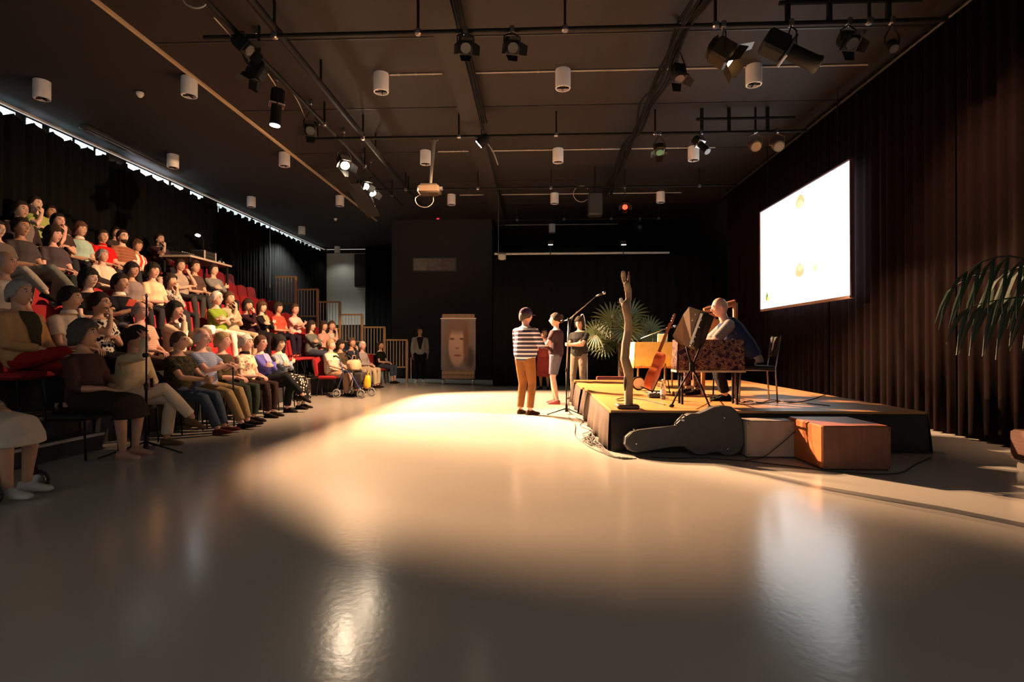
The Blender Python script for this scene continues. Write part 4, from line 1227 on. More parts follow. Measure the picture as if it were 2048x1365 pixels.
MB().prism(sh, gp0 + nfront * (D + .005), lat, ax, nfront * .002).build('sound_hole', BLACK, top)
MB().prism([(-.07, Lb * .27), (.07, Lb * .27), (.07, Lb * .31), (-.07, Lb * .31)], gp0 + nfront * (D + .005), lat, ax, nfront * .008).build('bridge', NECK, top)
MB().prism([(-.029, Lb * .72), (.029, Lb * .72), (.023, Lg * .87), (-.023, Lg * .87)], gp0 + nfront * (D - .02), lat, ax, nfront * .035).build('neck', NECK, t)
hd = MB().prism([(-.028, Lg * .87), (.028, Lg * .87), (.036, Lg), (-.036, Lg)], gp0 + nfront * (D - .025), lat, ax, nfront * .018).build('headstock', NECK, t)
for s in (-1, 1):
    for q in range(3):
        c = gp0 + ax * Lg * (.895 + .035 * q) + lat * s * .045 + nfront * (D - .015)
        MB().ellip(c, (.012, .012, .012), nu=8, nv=6).build('tuning_peg', CHROME, hd, smooth=True)
t = thing('guitar_stand', 'black low stand holding the orange guitar', 'stand', (gp0.x, gp0.y, SZ))
b0 = gp0 + V((0, 0, -.03))
MB().tube([b0 - lat * .16 + nfront * .14, b0 - lat * .10 - nfront * .01, b0 + lat * .10 - nfront * .01, b0 + lat * .16 + nfront * .14], .010, 8).build('cradle', BLACKM, t, smooth=True)
for s in (-1, 1):
    MB().tube([b0 + lat * s * .10 - nfront * .01, V((b0.x + s * .10 + .22, b0.y + .16, SZ + .015))], .010, 8).build('leg', BLACKM, t, smooth=True)
MB().tube([b0 - nfront * .015, gp0 + ax * .45 - nfront * .05, V((b0.x + .28, b0.y + .05, SZ + .012))], .009, 8).build('back_leg', BLACKM, t, smooth=True)

# ---- open instrument case on a black tripod stand
YC = 6.44
TANP = plain('case_tan', (.31, .18, .095), .55, var=.1, scale=5)
t = thing('instrument_stand', 'black tripod stand holding an open tan and black instrument case', 'stand', (at_y(1385, 800, YC).x, YC, SZ))
def q_(px, py, dy=0.0): return at_y(px, py, YC + dy)
def slab(pts, nm, mat, thick, dy):
    a = [q_(x, y, d) for x, y, d in pts]
    nrm = (a[1] - a[0]).cross(a[2] - a[0]).normalized()
    if nrm.y < 0: nrm = -nrm
    return MB().loft([a, [p + nrm * thick for p in a]]).build(nm, mat, t)
slab([(1345, 672, .12), (1366, 630, .06), (1378, 615, .02), (1400, 622, -.02), (1388, 700, -.06), (1352, 684, .06)], 'case_lid', TANP, .03, 0)
lid2 = slab([(1366, 630, .05), (1378, 614, .0), (1410, 624, -.08), (1384, 699, -.10), (1366, 690, -.02)], 'case_panel', TANP, .02, 0)
for x, y in ((1391, 630), (1385, 641), (1381, 692)):
    MB().ellip(q_(x, y, -.09), (.008, .006, .008), nu=8, nv=6).build('stud', CHROME, lid2, smooth=True)
slab([(1383, 690, -.10), (1406, 628, -.14), (1418, 626, -.10), (1396, 698, -.06)], 'case_tray', plain('case_black', (.016, .015, .015), .35), .05, 0)
slab([(1394, 700, -.06), (1416, 627, -.10), (1429, 634, .06), (1408, 690, .10)], 'case_back', plain('case_black', (.016, .015, .015), .35), .04, 0)
for x, y in ((1402, 640), (1398, 655), (1390, 674), (1387, 683)):
    MB().bbox(q_(x, y, -.16), (.016, .016, .022), .004).build('latch', CHROME, t)
hub = q_(1384, 735)
MB().tube([q_(1372, 692, -.02), hub], .011, 8).build('arm', BLACKM, t, smooth=True)
MB().tube([q_(1402, 690, 0), hub], .011, 8).build('arm', BLACKM, t, smooth=True)
MB().bbox(hub, (.06, .06, .12), .015).build('hub', BLACKM, t)
feet = [(at_z(1343, 812, SZ + .02)), (at_z(1420, 815, SZ + .02)), (at_z(1405, 786, SZ + .02))]
for f_ in feet:
    lg = MB().tube([hub, hub.lerp(f_, .5) + V((0, 0, .02)), f_], .011, 8).build('leg', BLACKM, t, smooth=True)
    MB().ellip(f_ , (.035, .022, .02), nu=8, nv=6).build('rubber_foot', RUBBER, lg, smooth=True)
MB().tube([hub.lerp(feet[0], .75), (hub.lerp(feet[2], .75)), hub.lerp(feet[1], .75)], .006, 6).build('brace', BLACKM, t, smooth=True)

# ---- batik covered table, instrument and two musicians
BATIK = blotch('batik_brown', [(0, C(36, 26, 44)), (.40, C(48, 34, 52)), (.46, C(120, 88, 74)), (.50, C(48, 32, 46)), (.56, C(150, 116, 96)), (.60, C(62, 38, 44)), (.70, C(44, 34, 56)), (1, C(34, 26, 42))], 16, kind='noise', detail=3)
def table(label, x0, x1, y0, y1, zt, zb, clothm, legm, hem, nm='cloth_table'):
    t = thing(nm, label, 'table', ((x0 + x1) / 2, (y0 + y1) / 2, SZ))
    MB().bbox(((x0 + x1) / 2, (y0 + y1) / 2, zt - .015), (x1 - x0, y1 - y0, .03), .006).build('table_top', wood('table_ply', (.30, .18, .08), (.38, .24, .12)), t)
    for s, (ax_, a0, a1, fix) in enumerate((('x', x0, x1, y0), ('x', x0, x1, y1), ('y', y0, y1, x0), ('y', y0, y1, x1))):
        n = 14; o_, i_ = [], []
        for r, z in enumerate((zt + .006, (zt + zb) / 2, zb)):
            for i in range(n + 1):
                u = a0 + (a1 - a0) * i / n
                w_ = (.010 + .010 * math.sin(i * 1.9 + s)) * (r / 2) * (-1 if s in (0, 2) else 1) + (-.006 if s in (0, 2) else .006)
                p = V((u, fix + w_, z)) if ax_ == 'x' else V((fix + w_, u, z))
                o_.append(p); i_.append(p + (V((0, .005, 0)) if ax_ == 'x' else V((.005, 0, 0))) * (1 if s in (0, 2) else -1))
        fs = []; st = len(o_)
        for r in range(2):
            for i in range(n):
                a = r * (n + 1) + i
                fs += [(a, a + 1, a + n + 2, a + n + 1), (st + a, st + a + n + 1, st + a + n + 2, st + a + 1)]
        for i in range(n):
            a = 2 * (n + 1) + i; fs.append((a, a + 1, st + a + 1, st + a))
        d_ = MB().add(o_ + i_, fs).build('cloth_drop', clothm, t, smooth=True)
        c = V(((x0 + x1) / 2, fix + (-.02 if s == 0 else .02), zb - .008)) if ax_ == 'x' else V((fix + (-.02 if s == 2 else .02), (y0 + y1) / 2, zb - .008))
        MB().box(c, (a1 - a0, .012, .024) if ax_ == 'x' else (.012, a1 - a0, .024)).build('hem', hem, d_)
    MB().bbox(((x0 + x1) / 2, (y0 + y1) / 2, zt + .004), (x1 - x0 + .01, y1 - y0 + .01, .008), .002).build('cloth_top', clothm, t)
    for x in (x0 + .06, x1 - .06):
        for y in (y0 + .06, y1 - .06):
            MB().cyl((x, y, SZ), (x, y, zt - .03), .016, n=8).build('leg', legm, t, smooth=True, angle=40)
    return t
table('table draped with brown batik cloth beside the seated musician in blue vest', 1.74, 2.52, 6.70, 6.96, 1.235, .865, BATIK, BLACKM, plain('pale_hem', (.55, .42, .28), .7))
YEL = blotch('yellow_batik', [(0, C(222, 208, 100)), (.4, C(236, 226, 128)), (.6, C(242, 232, 158)), (1, C(224, 206, 96))], 9, kind='noise')
table('table draped with bright yellow cloth under the palm', 1.72, 2.42, 9.45, 10.1, 1.22, .80, YEL, plain('leg_brass', (.30, .22, .12), .4, metal=.6), plain('orange_hem', (.62, .26, .06), .7))
o = MB().box((2.22, 9.6, 1.30), (.17, .02, .14), Matrix.Rotation(.3, 3, 'X')).build('sheet', PAPER); tag(o, 'white paper sheet standing on the yellow table', 'paper')
# tall orange-brown wooden instrument frame behind the table
t = thing('wooden_harp_frame', 'orange-brown wooden instrument frame rising behind the batik table', 'instrument', (2.55, 7.75, SZ))
HW = wood('harp_wood', (.30, .11, .04), (.40, .17, .07), 4, .4)
a_, b_ = at_y(1408, 622, 7.75), at_y(1470, 606, 7.75)
MB().tube([a_, b_], [.04, .045], 8).build('top_beam', HW, t)
MB().tube([a_, V((a_.x - .02, 7.75, SZ + .02))], [.035, .03], 8).build('side_post', HW, t)
MB().tube([b_, V((b_.x, 7.75, SZ + .02))], [.035, .03], 8).build('side_post', HW, t)
MB().box(((a_.x + b_.x) / 2, 7.76, 1.20), (b_.x - a_.x, .02, .68)).build('sound_panel', wood('harp_panel', (.36, .15, .06), (.46, .22, .09), 4, .4), t)

VEST = cloth(C(46, 54, 84)); SLV = stripes('sleeve_stripe', [(0, C(150, 140, 140)), (.6, C(118, 112, 118))], .02, 'Z')
mloc = V((2.80, 7.22, SZ)); mrot = math.radians(80)
rr = (((.17, .50, .84), (.7, -.1, -.7), (0, 1, -.2), (0, 0, -1), .5), ((-.10, .52, .80), (-.7, -.1, -.7), (.1, 1, -.1), (0, 0, -1), .5))
mt, mi_ = person('person with shaved head in navy vest over striped shirt seated on stage, reaching left', mloc, mrot, sex='m', hair=None, skin_c='rosy', top=SLV, sleeve='elbow', bottom=C(24, 24, 30), lean=.33, legs='tuck', arms='reach', reach=rr, head=(.15, -.15), voxel=.013, shoes=C(20, 20, 22), group='musicians on the stage', fat=.1, scale=1.0)
# vest over the shirt
vb = MB(); P0_, N0_ = mi_['P'], mi_['N']; up_ = (N0_ - P0_).normalized(); fy_ = up_.cross(V((1, 0, 0)))
rs = []
for q, w_, d_ in ((-.10, .165, .115), (.02, .208, .152), (.25, .210, .168), (.5, .206, .164), (.72, .212, .162), (.86, .196, .140), (.96, .14, .105)):
    c = P0_ + up_ * (N0_ - P0_).length * q
    rs.append([c + V((1, 0, 0)) * w_ * math.cos(2 * math.pi * i / 16) + fy_ * d_ * math.sin(2 * math.pi * i / 16) for i in range(16)])
vb.loft(rs); soft(vb, 'vest', VEST, mt, .014)
c_ = make_black_chair('metal chair with black seat under the musician in navy vest', (2.84, 7.21, SZ + .005), mrot, group=None, frame=STEEL, name='stage_chair')
if 'group' in c_: del c_['group']
person('person in black with dark cap and batik trousers seated behind the batik table', (2.72, 8.35, SZ), math.radians(110), sex='m', hair='crop', hair_c='black', skin_c='tan', top=C(22, 20, 24), sleeve='long', bottom=BATIK, lean=.06, legs='flat', arms='reach', cap=C(28, 26, 34), head=(.2, -.05), group='musicians on the stage', scale=.97)
place_chair('black', 'dark chair behind the batik table under the person with the cap', (2.72, 8.33, SZ + .005), math.radians(110))['group'] = 'chairs on the stage'

# ---- small things on the deck
bt = V((at_z(1327, 800, SZ).x, 7.35, SZ))
t = thing('water_bottle', 'clear plastic water bottle standing on the stage beside the guitar', 'bottle', bt)
rs = []
for z, r in ((.0, .030), (.01, .036), (.16, .036), (.20, .030), (.235, .014), (.25, .013)):
    rs.append([bt + V((r * math.cos(2 * math.pi * q / 14), r * math.sin(2 * math.pi * q / 14), z)) for q in range(14)])
MB().loft(rs).build('bottle_body', glass('bottle_plastic', (.9, .93, .95)), t, smooth=True, angle=60)
MB().cyl(bt + V((0, 0, .25)), bt + V((0, 0, .272)), .016, n=12).build('cap', plain('cap_blue', (.5, .55, .65), .4), t)
MB().cyl(bt + V((0, 0, .07)), bt + V((0, 0, .13)), .037, n=14).build('paper_band', PAPER, t, smooth=True, angle=40)
pd = at_z(1311, 796, SZ)
t = thing('effects_pedal', 'black effects pedal with a pale top on the stage floor', 'pedal', pd)
MB().bbox(pd + V((0, 0, .03)), (.20, .12, .06), .01).build('housing', BLACK, t)
MB().cyl(pd + V((-.03, -.02, .06)), pd + V((-.03, -.02, .075)), .014, n=10).build('switch', CHROME, t)
MB().cyl(pd + V((.04, .02, .06)), pd + V((.04, .02, .075)), .012, n=10).build('knob', PAPER, t)
sp_ = at_z(1313, 786, SZ)
tag(MB().box(sp_ + V((0, 0, .004)), (.22, .16, .006), .2).build('song_sheet', PAPER), 'white song sheet lying on the stage behind the pedal', 'paper')
tm_ = at_z(1277, 781, SZ) + V((0, 0, .11))
t = thing('tambourine', 'small round tambourine with a pale skin standing beside the guitar', 'tambourine', tm_)
MB().tube([tm_ + V((.10 * math.cos(2 * math.pi * q / 24), .02 * math.cos(2 * math.pi * q / 24), .10 * math.sin(2 * math.pi * q / 24))) for q in range(25)], .014, 6).build('rim', BLACKM, t, smooth=True)
MB().cyl(tm_ + V((0, -.004, 0)), tm_ + V((0, .004, 0)), .094, n=24).build('drum_skin', plain('drum_skin', (.70, .66, .58), .5), t)
tag(MB().bbox(at_z(1347, 793, SZ) + V((0, 0, .035)), (.03, .03, .07), .006).build('small_microphone_base', BLACK), 'tiny black holder on the deck right of the bottle', 'holder')

# palm in a pot behind the stage
PALM = plain('palm_green', (.042, .062, .016), .5, var=.3, scale=12)
TRUNK = plain('palm_trunk', (.10, .065, .04), .9, bump=1.0, bscale=30)
YP = 12.6
t = thing('fan_palm', 'potted fan palm with wide green fan leaves behind the stage', 'plant', (at_y(1246, 740, YP).x, YP, 0))
px0 = at_y(1246, 740, YP).x
MB().tube([(px0, YP, 0), (px0, YP, .10), (px0, YP, .42)], [.20, .24, .27], 20).build('pot', plain('pot_red', (.16, .04, .035), .5), t, smooth=True, angle=50)
MB().tube([(px0, YP, .38), (px0 + .02, YP, .8), (px0 - .01, YP, 1.25)], [.11, .13, .10], 12).build('trunk', TRUNK, t, smooth=True)
crown = V((px0, YP, 1.25))
def fan_leaf(c, normal, upv, R, spread=150, n=22):
    normal = V(normal).normalized(); upv = V(upv); upv = (upv - normal * upv.dot(normal)).normalized(); sd = upv.cross(normal)
    mb = MB()
    for i in range(n):
        a = math.radians(-spread + 2 * spread * i / (n - 1))
        d = upv * math.cos(a) + sd * math.sin(a); w_ = normal.cross(d).normalized()
        r = R * (1 - .18 * abs(a) / math.pi)
        pts = []
        for u, hw in ((.04, .010), (.45, .026), (.75, .020), (1.0, .002)):
            droop = normal * (.10 * u * u) - V((0, 0, .16 * u ** 3 * R))
            ctr = c + d * r * u + droop
            pts.append([ctr + w_ * hw - normal * .006, ctr + normal * .004, ctr - w_ * hw - normal * .006, ctr - normal * .003])
        mb.loft(pts)
    return mb
rnd = random.Random(3)
for i, (dx, dz, nx, R) in enumerate(((-.28, .50, -.1, .52), (.16, .62, .2, .50), (-.62, .18, -.5, .46), (.62, .26, .5, .46), (-.42, -.02, -.3, .42), (.42, .02, .3, .40), (.02, .30, 0, .46), (-.1, .1, -.1, .40))):
    c = crown + V((dx, rnd.uniform(-.25, .15), dz))
    MB().tube([crown, crown.lerp(c, .5) + V((0, 0, .05)), c], [.012, .010, .008], 6).build('leaf_stem', PALM, t, smooth=True)
    fan_leaf(c, (nx, -1, .35), (dx, -.1, dz + .15), R).build('fan_leaf', PALM, t)
tag(MB().bbox((at_y(1228, 745, 12.2).x, 12.15, .24), (.78, .3, .47), .02).build('red_crate', wood('crate_red', (.17, .035, .03), (.24, .06, .05), 4, .6)), 'dark red wooden crate behind the stage under the palm', 'crate')

# ---- mic stands
def cable(name, label, pts, r=.006, mat=RUBBER, cat='cable'):
    # smooth tube through the points
    P_ = [V(p) for p in pts]; out = []
    for i in range(len(P_) - 1):
        p0, p1, p2, p3 = P_[max(0, i - 1)], P_[i], P_[i + 1], P_[min(len(P_) - 1, i + 2)]
        for q in range(6):
            u = q / 6
            out.append(.5 * ((2 * p1) + (p2 - p0) * u + (2 * p0 - 5 * p1 + 4 * p2 - p3) * u * u + (3 * p1 - p0 - 3 * p2 + p3) * u ** 3))
    out.append(P_[-1])
    return tag(MB().tube(out, r, 6).build(name, mat, smooth=True), label, cat)
def tripod(t, base, leglen, n=3, rot=0.0, z=.10):
    for q in range(n):
        a = rot + 2 * math.pi * q / n
        e = base + V((leglen * math.cos(a), leglen * math.sin(a), .012))
        lg = MB().tube([base + V((0, 0, z)), e], [.011, .009], 8).build('leg', BLACKM, t, smooth=True)
        MB().ellip(e, (.018, .018, .012), nu=8, nv=6).build('rubber_foot', RUBBER, lg, smooth=True)
    MB().tube([base + V((0, 0, .04)), base + V((0, 0, .17))], [.028, .018], 10).build('hub', BLACKM, t, smooth=True, angle=50)
b = at_z(1133, 829, 0)
b.z = 0
Yb = b.y
t = thing('microphone_stand', 'black boom microphone stand on the lit floor left of the stage', 'microphone stand', b)
tripod(t, b, .34, rot=math.radians(200))
clutch = at_y(1137, 640, Yb)
MB().tube([b + V((0, 0, .1)), b + V((0, 0, .75))], .012, 10).build('lower_tube', BLACKM, t, smooth=True)
MB().tube([b + V((0, 0, .75)), clutch], .008, 10).build('upper_tube', STEEL, t, smooth=True)
MB().bbox(b + V((0, 0, .75)), (.035, .035, .07), .01).build('collar', BLACKM, t)
MB().bbox(clutch, (.05, .05, .06), .012).build('clutch', BLACKM, t)
tip = at_y(1192, 593, Yb - .25); tail = at_y(1122, 643, Yb + .06)
MB().tube([tail, clutch, tip], .008, 8).build('boom', STEEL, t, smooth=True)
MB().tube([tail, tail.lerp(clutch, .4)], .018, 8).build('counterweight', BLACKM, t, smooth=True)
t = thing('microphone', 'dark microphone at the tip of the boom left of the stage', 'microphone', tip)
m1 = at_y(1206, 587, Yb - .3)
MB().tube([tip, m1], [.012, .018], 10).build('handle', plain('mic_body', (.03, .028, .03), .4), t, smooth=True)
MB().ellip(m1 + (m1 - tip).normalized() * .02, (.027, .027, .027), nu=10, nv=8).build('grille', STEEL, t, smooth=True)
cable('microphone_cable', 'black cable hanging along the boom microphone stand', [tip, at_y(1180, 603, Yb - .18), at_y(1165, 617, Yb - .12), at_y(1150, 628, Yb - .08), at_y(1140, 655, Yb - .03), at_y(1136, 720, Yb - .03), at_y(1137, 800, Yb - .03), b + V((.05, -.12, .01))], .004)

b = at_z(292, 906, 0); b.z = 0
t = thing('microphone_stand', 'black straight microphone stand in front of the near audience', 'microphone stand', b)
tripod(t, b, .42, rot=math.radians(-5), z=.12)
tp = at_y(293, 592, b.y)
MB().tube([b + V((0, 0, .1)), b + V((0, 0, .72))], .013, 10).build('lower_tube', BLACKM, t, smooth=True)
MB().tube([b + V((0, 0, .72)), tp], .009, 10).build('upper_tube', BLACKM, t, smooth=True)
MB().bbox(b + V((0, 0, .72)), (.04, .04, .09), .012).build('collar', BLACKM, t)
MB().bbox(at_y(291, 711, b.y), (.06, .04, .05), .01).build('collar', BLACKM, t)
MB().tube([at_y(303, 757, b.y - .03), at_y(304, 775, b.y - .03)], .016, 8).build('microphone_clip', BLACKM, t, smooth=True)
MB().bbox(tp, (.03, .03, .04), .01).build('top_thread', STEEL, t)
# boom stand among the yellow table and the palm
b = V((at_y(1306, 700, 10.35).x, 10.35, SZ))
t = thing('microphone_stand', 'low boom microphone stand behind the yellow table', 'microphone stand', b)
tripod(t, b, .28, rot=.5)
c0 = at_y(1306, 668, 10.35)
MB().tube([b + V((0, 0, .1)), c0], .009, 8).build('upper_tube', BLACKM, t, smooth=True)
e1 = at_y(1333, 657, 10.2)
MB().tube([at_y(1281, 678, 10.4), c0, e1], .008, 8).build('boom', STEEL, t, smooth=True)
t = thing('microphone', 'dark microphone on the low boom above the yellow table', 'microphone', e1)
MB().tube([e1, e1 + V((.13, 0, .03))], [.012, .018], 10).build('handle', plain('mic_body', (.03, .028, .03), .4), t, smooth=True)
MB().ellip(e1 + V((.15, 0, .035)), (.027, .027, .027), nu=10, nv=8).build('grille', STEEL, t, smooth=True)
# white hook-like cable above the far woman
cable('white_hook', 'white bent hook beside the head of the far woman in dark t-shirt', [at_y(1161, 640, 12.0), at_y(1162, 632, 12.0), at_y(1165, 629, 12.0), at_y(1168, 634, 12.0), at_y(1170, 648, 12.0), at_y(1174, 690, 12.0), V((at_y(1174, 690, 12.0).x, 12.0, .03))], .010, PAPER, 'hook')

# ---- guitar case, two box drums and floor cables
def case_outline():
    # pixels along the case as it leans on the skirt, relative to its own plane
    top = [(1250, 893), (1252, 878), (1262, 868), (1275, 864), (1300, 861), (1330, 858), (1352, 855), (1362, 845), (1372, 836), (1383, 831), (1400, 831), (1412, 826), (1430, 818), (1448, 815), (1465, 818), (1478, 829), (1487, 845), (1490, 868), (1488, 892), (1480, 907), (1465, 915), (1450, 915), (1435, 908), (1420, 909), (1405, 914), (1388, 912), (1376, 904), (1366, 897), (1340, 898), (1300, 905), (1270, 909), (1258, 905)]
    return top
YG = 5.85
CASEM = plain('case_vinyl', (.030, .030, .030), .55, var=.1, bump=.2, bscale=120)
t = thing('guitar_case', 'black guitar case lying on its edge against the stage front', 'case', (at_y(1370, 900, YG).x, YG, 0))
ol = [at_y(x, y, YG) for x, y in case_outline()]
zmin = min(q.z for q in ol)
ol = [V((q.x, YG, q.z - zmin + .012)) for q in ol]
lean_ = Matrix.Rotation(math.radians(-7), 3, 'X')
base_ = V((0, YG, 0))
def lay(off, grow=0.0):
    cx = sum(q.x for q in ol) / len(ol); cz = sum(q.z for q in ol) / len(ol)
    return [base_ + lean_ @ V((q.x + (q.x - cx) * grow, off, max(.008, q.z + (q.z - cz) * grow))) for q in ol]
MB().loft([lay(-.045, -.03), lay(-.030, 0), lay(.06, 0)]).build('lid', CASEM, t, smooth=True, angle=30)
MB().loft([lay(.061, .006), lay(.075, .006)]).build('seam_band', plain('case_band', (.10, .09, .08), .4), t, smooth=True, angle=30)
MB().loft([lay(.076, 0), lay(.13, 0), lay(.145, -.03)]).build('shell', CASEM, t, smooth=True, angle=30)
for x, y in ((1273, 888), (1449, 836), (1456, 899)):
    p = at_y(x, y, YG - .06); MB().ellip(p, (.011, .007, .011), nu=8, nv=6).build('rivet', CHROME, t, smooth=True)
for x, y in ((1272, 864), (1366, 842)):
    p = at_y(x, y, YG); MB().bbox((p.x, YG + .04, p.z + .004), (.04, .08, .03), .006).build('latch', CHROME, t)
h0, h1 = at_y(1357, 857, YG), at_y(1374, 835, YG)
MB().tube([V((h0.x, YG + .03, h0.z)), V((h0.x - .03, YG + .02, h0.z + .05)), V((h1.x - .035, YG + .02, h1.z + .02)), V((h1.x, YG + .03, h1.z))], .012, 8).build('handle', plain('handle_grey', (.20, .18, .16), .5), t, smooth=True)

def cajon(label, c, size, rotz, side_m, front_m, name='box_drum'):
    t = thing(name, label, 'drum', c, rotz)
    w_, d_, h_ = size
    MB().bbox((0, .01, h_ / 2 + .012), (w_, d_ - .02, h_), .012).build('body', side_m, t, local=True)
    tp_ = MB().bbox((0, -d_ / 2 + .008, h_ / 2 + .012), (w_ - .004, .014, h_ - .004), .005).build('tapping_plate', front_m, t, local=True)
    for x in (-w_ / 2 + .02, w_ / 2 - .02):
        for z in (.035, h_ - .012):
            MB().cyl((x, -d_ / 2 - .001, z), (x, -d_ / 2 + .004, z), .006, n=8).build('screw', BLACKM, tp_, local=True)
        for y in (-d_ / 2 + .04, d_ / 2 - .04):
            MB().cyl((x, y, 0), (x, y, .013), .016, n=8).build('rubber_foot', RUBBER, t, local=True)
    return t
ORG = wood('cajon_orange', (.38, .095, .018), (.48, .135, .03), 4, .5, (1, 1, 5))
ORG_SHADE = wood('cajon_orange_shade', (.13, .048, .028), (.18, .07, .042), 4, .5, (6, 1, 1))  # front turned from the lamps: its shade is put into a darker wood
GRYF = wood('cajon_grey', (.27, .215, .17), (.33, .27, .22), 3, .6, (5, 1, 1))
a, b2 = at_z(1662, 943, 0), at_z(1803, 945, 0)
wv = b2 - a; w_ = wv.length
cajon('orange wooden box drum lying on the floor before the stage', ((a.x + b2.x) / 2 - .07, a.y + .37, 0), (w_, .70, .405), math.radians(1), ORG, ORG_SHADE)
a, b2 = at_z(1493, 917, 0), at_z(1597, 919, 0)
cajon('pale greyish box drum between the guitar case and the orange one', ((a.x + b2.x) / 2, a.y + .13, 0), ((b2 - a).length, .25, .375), math.radians(1), GRYF, GRYF)
def fl(px, py, z=.008): return at_z(px, py, z)
cable('floor_cable', 'long black cable running on the floor before the box drums', [fl(1300, 915), fl(1350, 917), fl(1400, 916), fl(1450, 920), fl(1490, 922), fl(1530, 927), fl(1600, 935), fl(1650, 942), fl(1700, 946), fl(1760, 949), fl(1805, 945), fl(1830, 930), fl(1862, 916)], .006)
cable('floor_cable', 'black cable looping up over the pale box drum', [fl(1490, 921), fl(1512, 918), fl(1530, 913, .03), at_y(1560, 890, 5.75), at_y(1585, 868, 5.75), at_y(1598, 858, 5.78), at_y(1602, 850, 6.0)], .005)
rnd = random.Random(12)
for k_ in range(7):
    c = (1195 + rnd.uniform(-14, 16), 876 + rnd.uniform(-14, 12)); pts = []
    a0 = rnd.uniform(0, 6)
    for i in range(15):
        a = a0 + i * .75; rx = rnd.uniform(14, 30); ry = rnd.uniform(5, 13)
        px, py = c[0] + rx * math.cos(a), c[1] + ry * math.sin(a)
        px = min(px, 1150 + (py - 820) * .72)
        pts.append(fl(px, py, .008 + .004 * (i % 3) + .002 * k_))
    pts += [fl(1205 + 4 * k_, 905 + 1.5 * k_), fl(1225 + 8 * k_, 914 + .6 * k_)]
    cable('tangled_cable', 'thin dark cable, %s coil of the tangle on the floor at the stage corner' % ordn[k_], pts, .0045)
for k_, pts in enumerate(([(1150, 835), (1165, 842), (1160, 852), (1180, 860), (1200, 868)], [(1135, 832), (1150, 850), (1150, 870), (1165, 885), (1190, 900), (1222, 912)], [(1165, 826), (1172, 838), (1165, 846), (1178, 854), (1195, 862)])):
    cable('floor_cable', 'thin dark cable from the boom stand to the tangle, %s of three' % ordn[k_], [fl(*p) for p in pts], .0045)
for k_, pts in enumerate(([(1483, 806), (1500, 802), (1520, 806), (1545, 800), (1580, 806), (1620, 800), (1650, 790)], [(1470, 808), (1510, 809), (1560, 803), (1610, 807), (1660, 812)], [(1255, 800), (1240, 802), (1232, 800), (1250, 796), (1290, 800), (1310, 805), (1330, 810)])):
    cable('stage_cable', 'dark cable lying on the stage deck, %s' % ('nearest the chair', 'along the front edge', 'around the sculpture')[k_], [fl(x, y, SZ + .008) for x, y in pts], .006)

# ================================================================== people standing in the light
STRIPE_NAVY = stripes('navy_white_stripe', [(0, C(62, 60, 80)), (.62, C(225, 220, 225))], .068, 'Z')
p = at_z(1050, 829, 0)
person('person in cap, navy and white striped sweater and brown trousers, back to the camera', (p.x, p.y, 0), math.radians(-38), sex='m', stand=True, arms='stand_front', legs='stand', hair='short', hair_c='saltpep', skin_c='rosy', top=STRIPE_NAVY, sleeve='three', bottom=C(126, 84, 50), shoes=C(62, 40, 32), cap=C(60, 42, 68), lean=.01, head=(-.25, .02), voxel=.012, fat=.25, scale=1.02, group='people standing on the floor')
p = at_z(1112, 808, 0)
person('person in dark t-shirt and denim shorts with a white badge, facing left', (p.x, p.y, 0), math.radians(72), stand=True, arms='stand_hold', legs='stride', hair='updo', hair_c='dark', skin_c='pale', top=C(58, 44, 50), sleeve='short', bottom=C(92, 92, 108), btype='shorts', shoes=C(190, 90, 90), lean=-.01, head=(.25, .02), voxel=.012, glasses=True, badge=True, scale=1.04, group='people standing on the floor')
p = at_z(1089, 779, 0)
person('person with dark skin in red skirt half hidden between the two standing people', (p.x, p.y, 0), math.radians(165), stand=True, arms='stand_hold', legs='stand', hair='short', hair_c='black', skin_c='dark', top=C(130, 60, 55), sleeve='long', bottom=C(120, 50, 48), btype='skirt', shoes=C(40, 30, 28), scale=.93, group='people standing on the floor')
p = at_y(1158, 690, 12.0)
person('person in dark t-shirt and grey jeans with folded arms at the rear stage corner', (p.x, 12.0, 0), math.radians(150), stand=True, arms='stand_cross', legs='stride', hair='bob', hair_c='dark', skin_c='mid', top=C(46, 46, 46), sleeve='short', bottom=C(112, 102, 92), shoes=C(50, 45, 42), head=(.1, -.1), scale=1.03, voxel=.013, group='people standing on the floor')
p = at_z(840, 765, 0)
person('person in grey jacket and black trousers standing against the far black wall', (p.x, p.y, 0), math.radians(192), stand=True, arms='stand_down', legs='stand', hair='short', hair_c='black', skin_c='tan', top=C(128, 132, 130), sleeve='long', front=C(30, 30, 30), bottom=C(20, 20, 22), shoes=C(170, 170, 165), sex='m', group='people standing on the floor', scale=.98)

# ================================================================== rollator
RB = plain('rollator_blue', (.035, .06, .20), .35, metal=.3)
rc = at_z(705, 797, 0); rc = V((rc.x - .05, rc.y + .25, 0))
t = thing('rollator', 'blue-framed rollator with a basket and yellow bag parked at the front row', 'walker', rc, math.radians(-100))
TY = plain('tyre_grey', (.22, .22, .22), .7)
for i, (x, y) in enumerate(((-.27, -.28), (.27, -.28), (-.25, .30), (.25, .30))):
    n = 20; R_ = .085
    wl = MB().tube([(x, y + R_ * math.cos(2 * math.pi * q / n), .10 + R_ * math.sin(2 * math.pi * q / n)) for q in range(n + 1)], .017, 6).build('wheel', TY, t, smooth=True, local=True)
    MB().cyl((x - .018, y, .10), (x + .018, y, .10), .045, n=12).build('hub', plain('hub_grey', (.35, .35, .36), .4), wl, smooth=True, local=True, angle=40)
    MB().tube([(x, y, .10), (x * .96, y * .9, .24)], .014, 8).build('fork', STEEL, t, smooth=True, local=True)
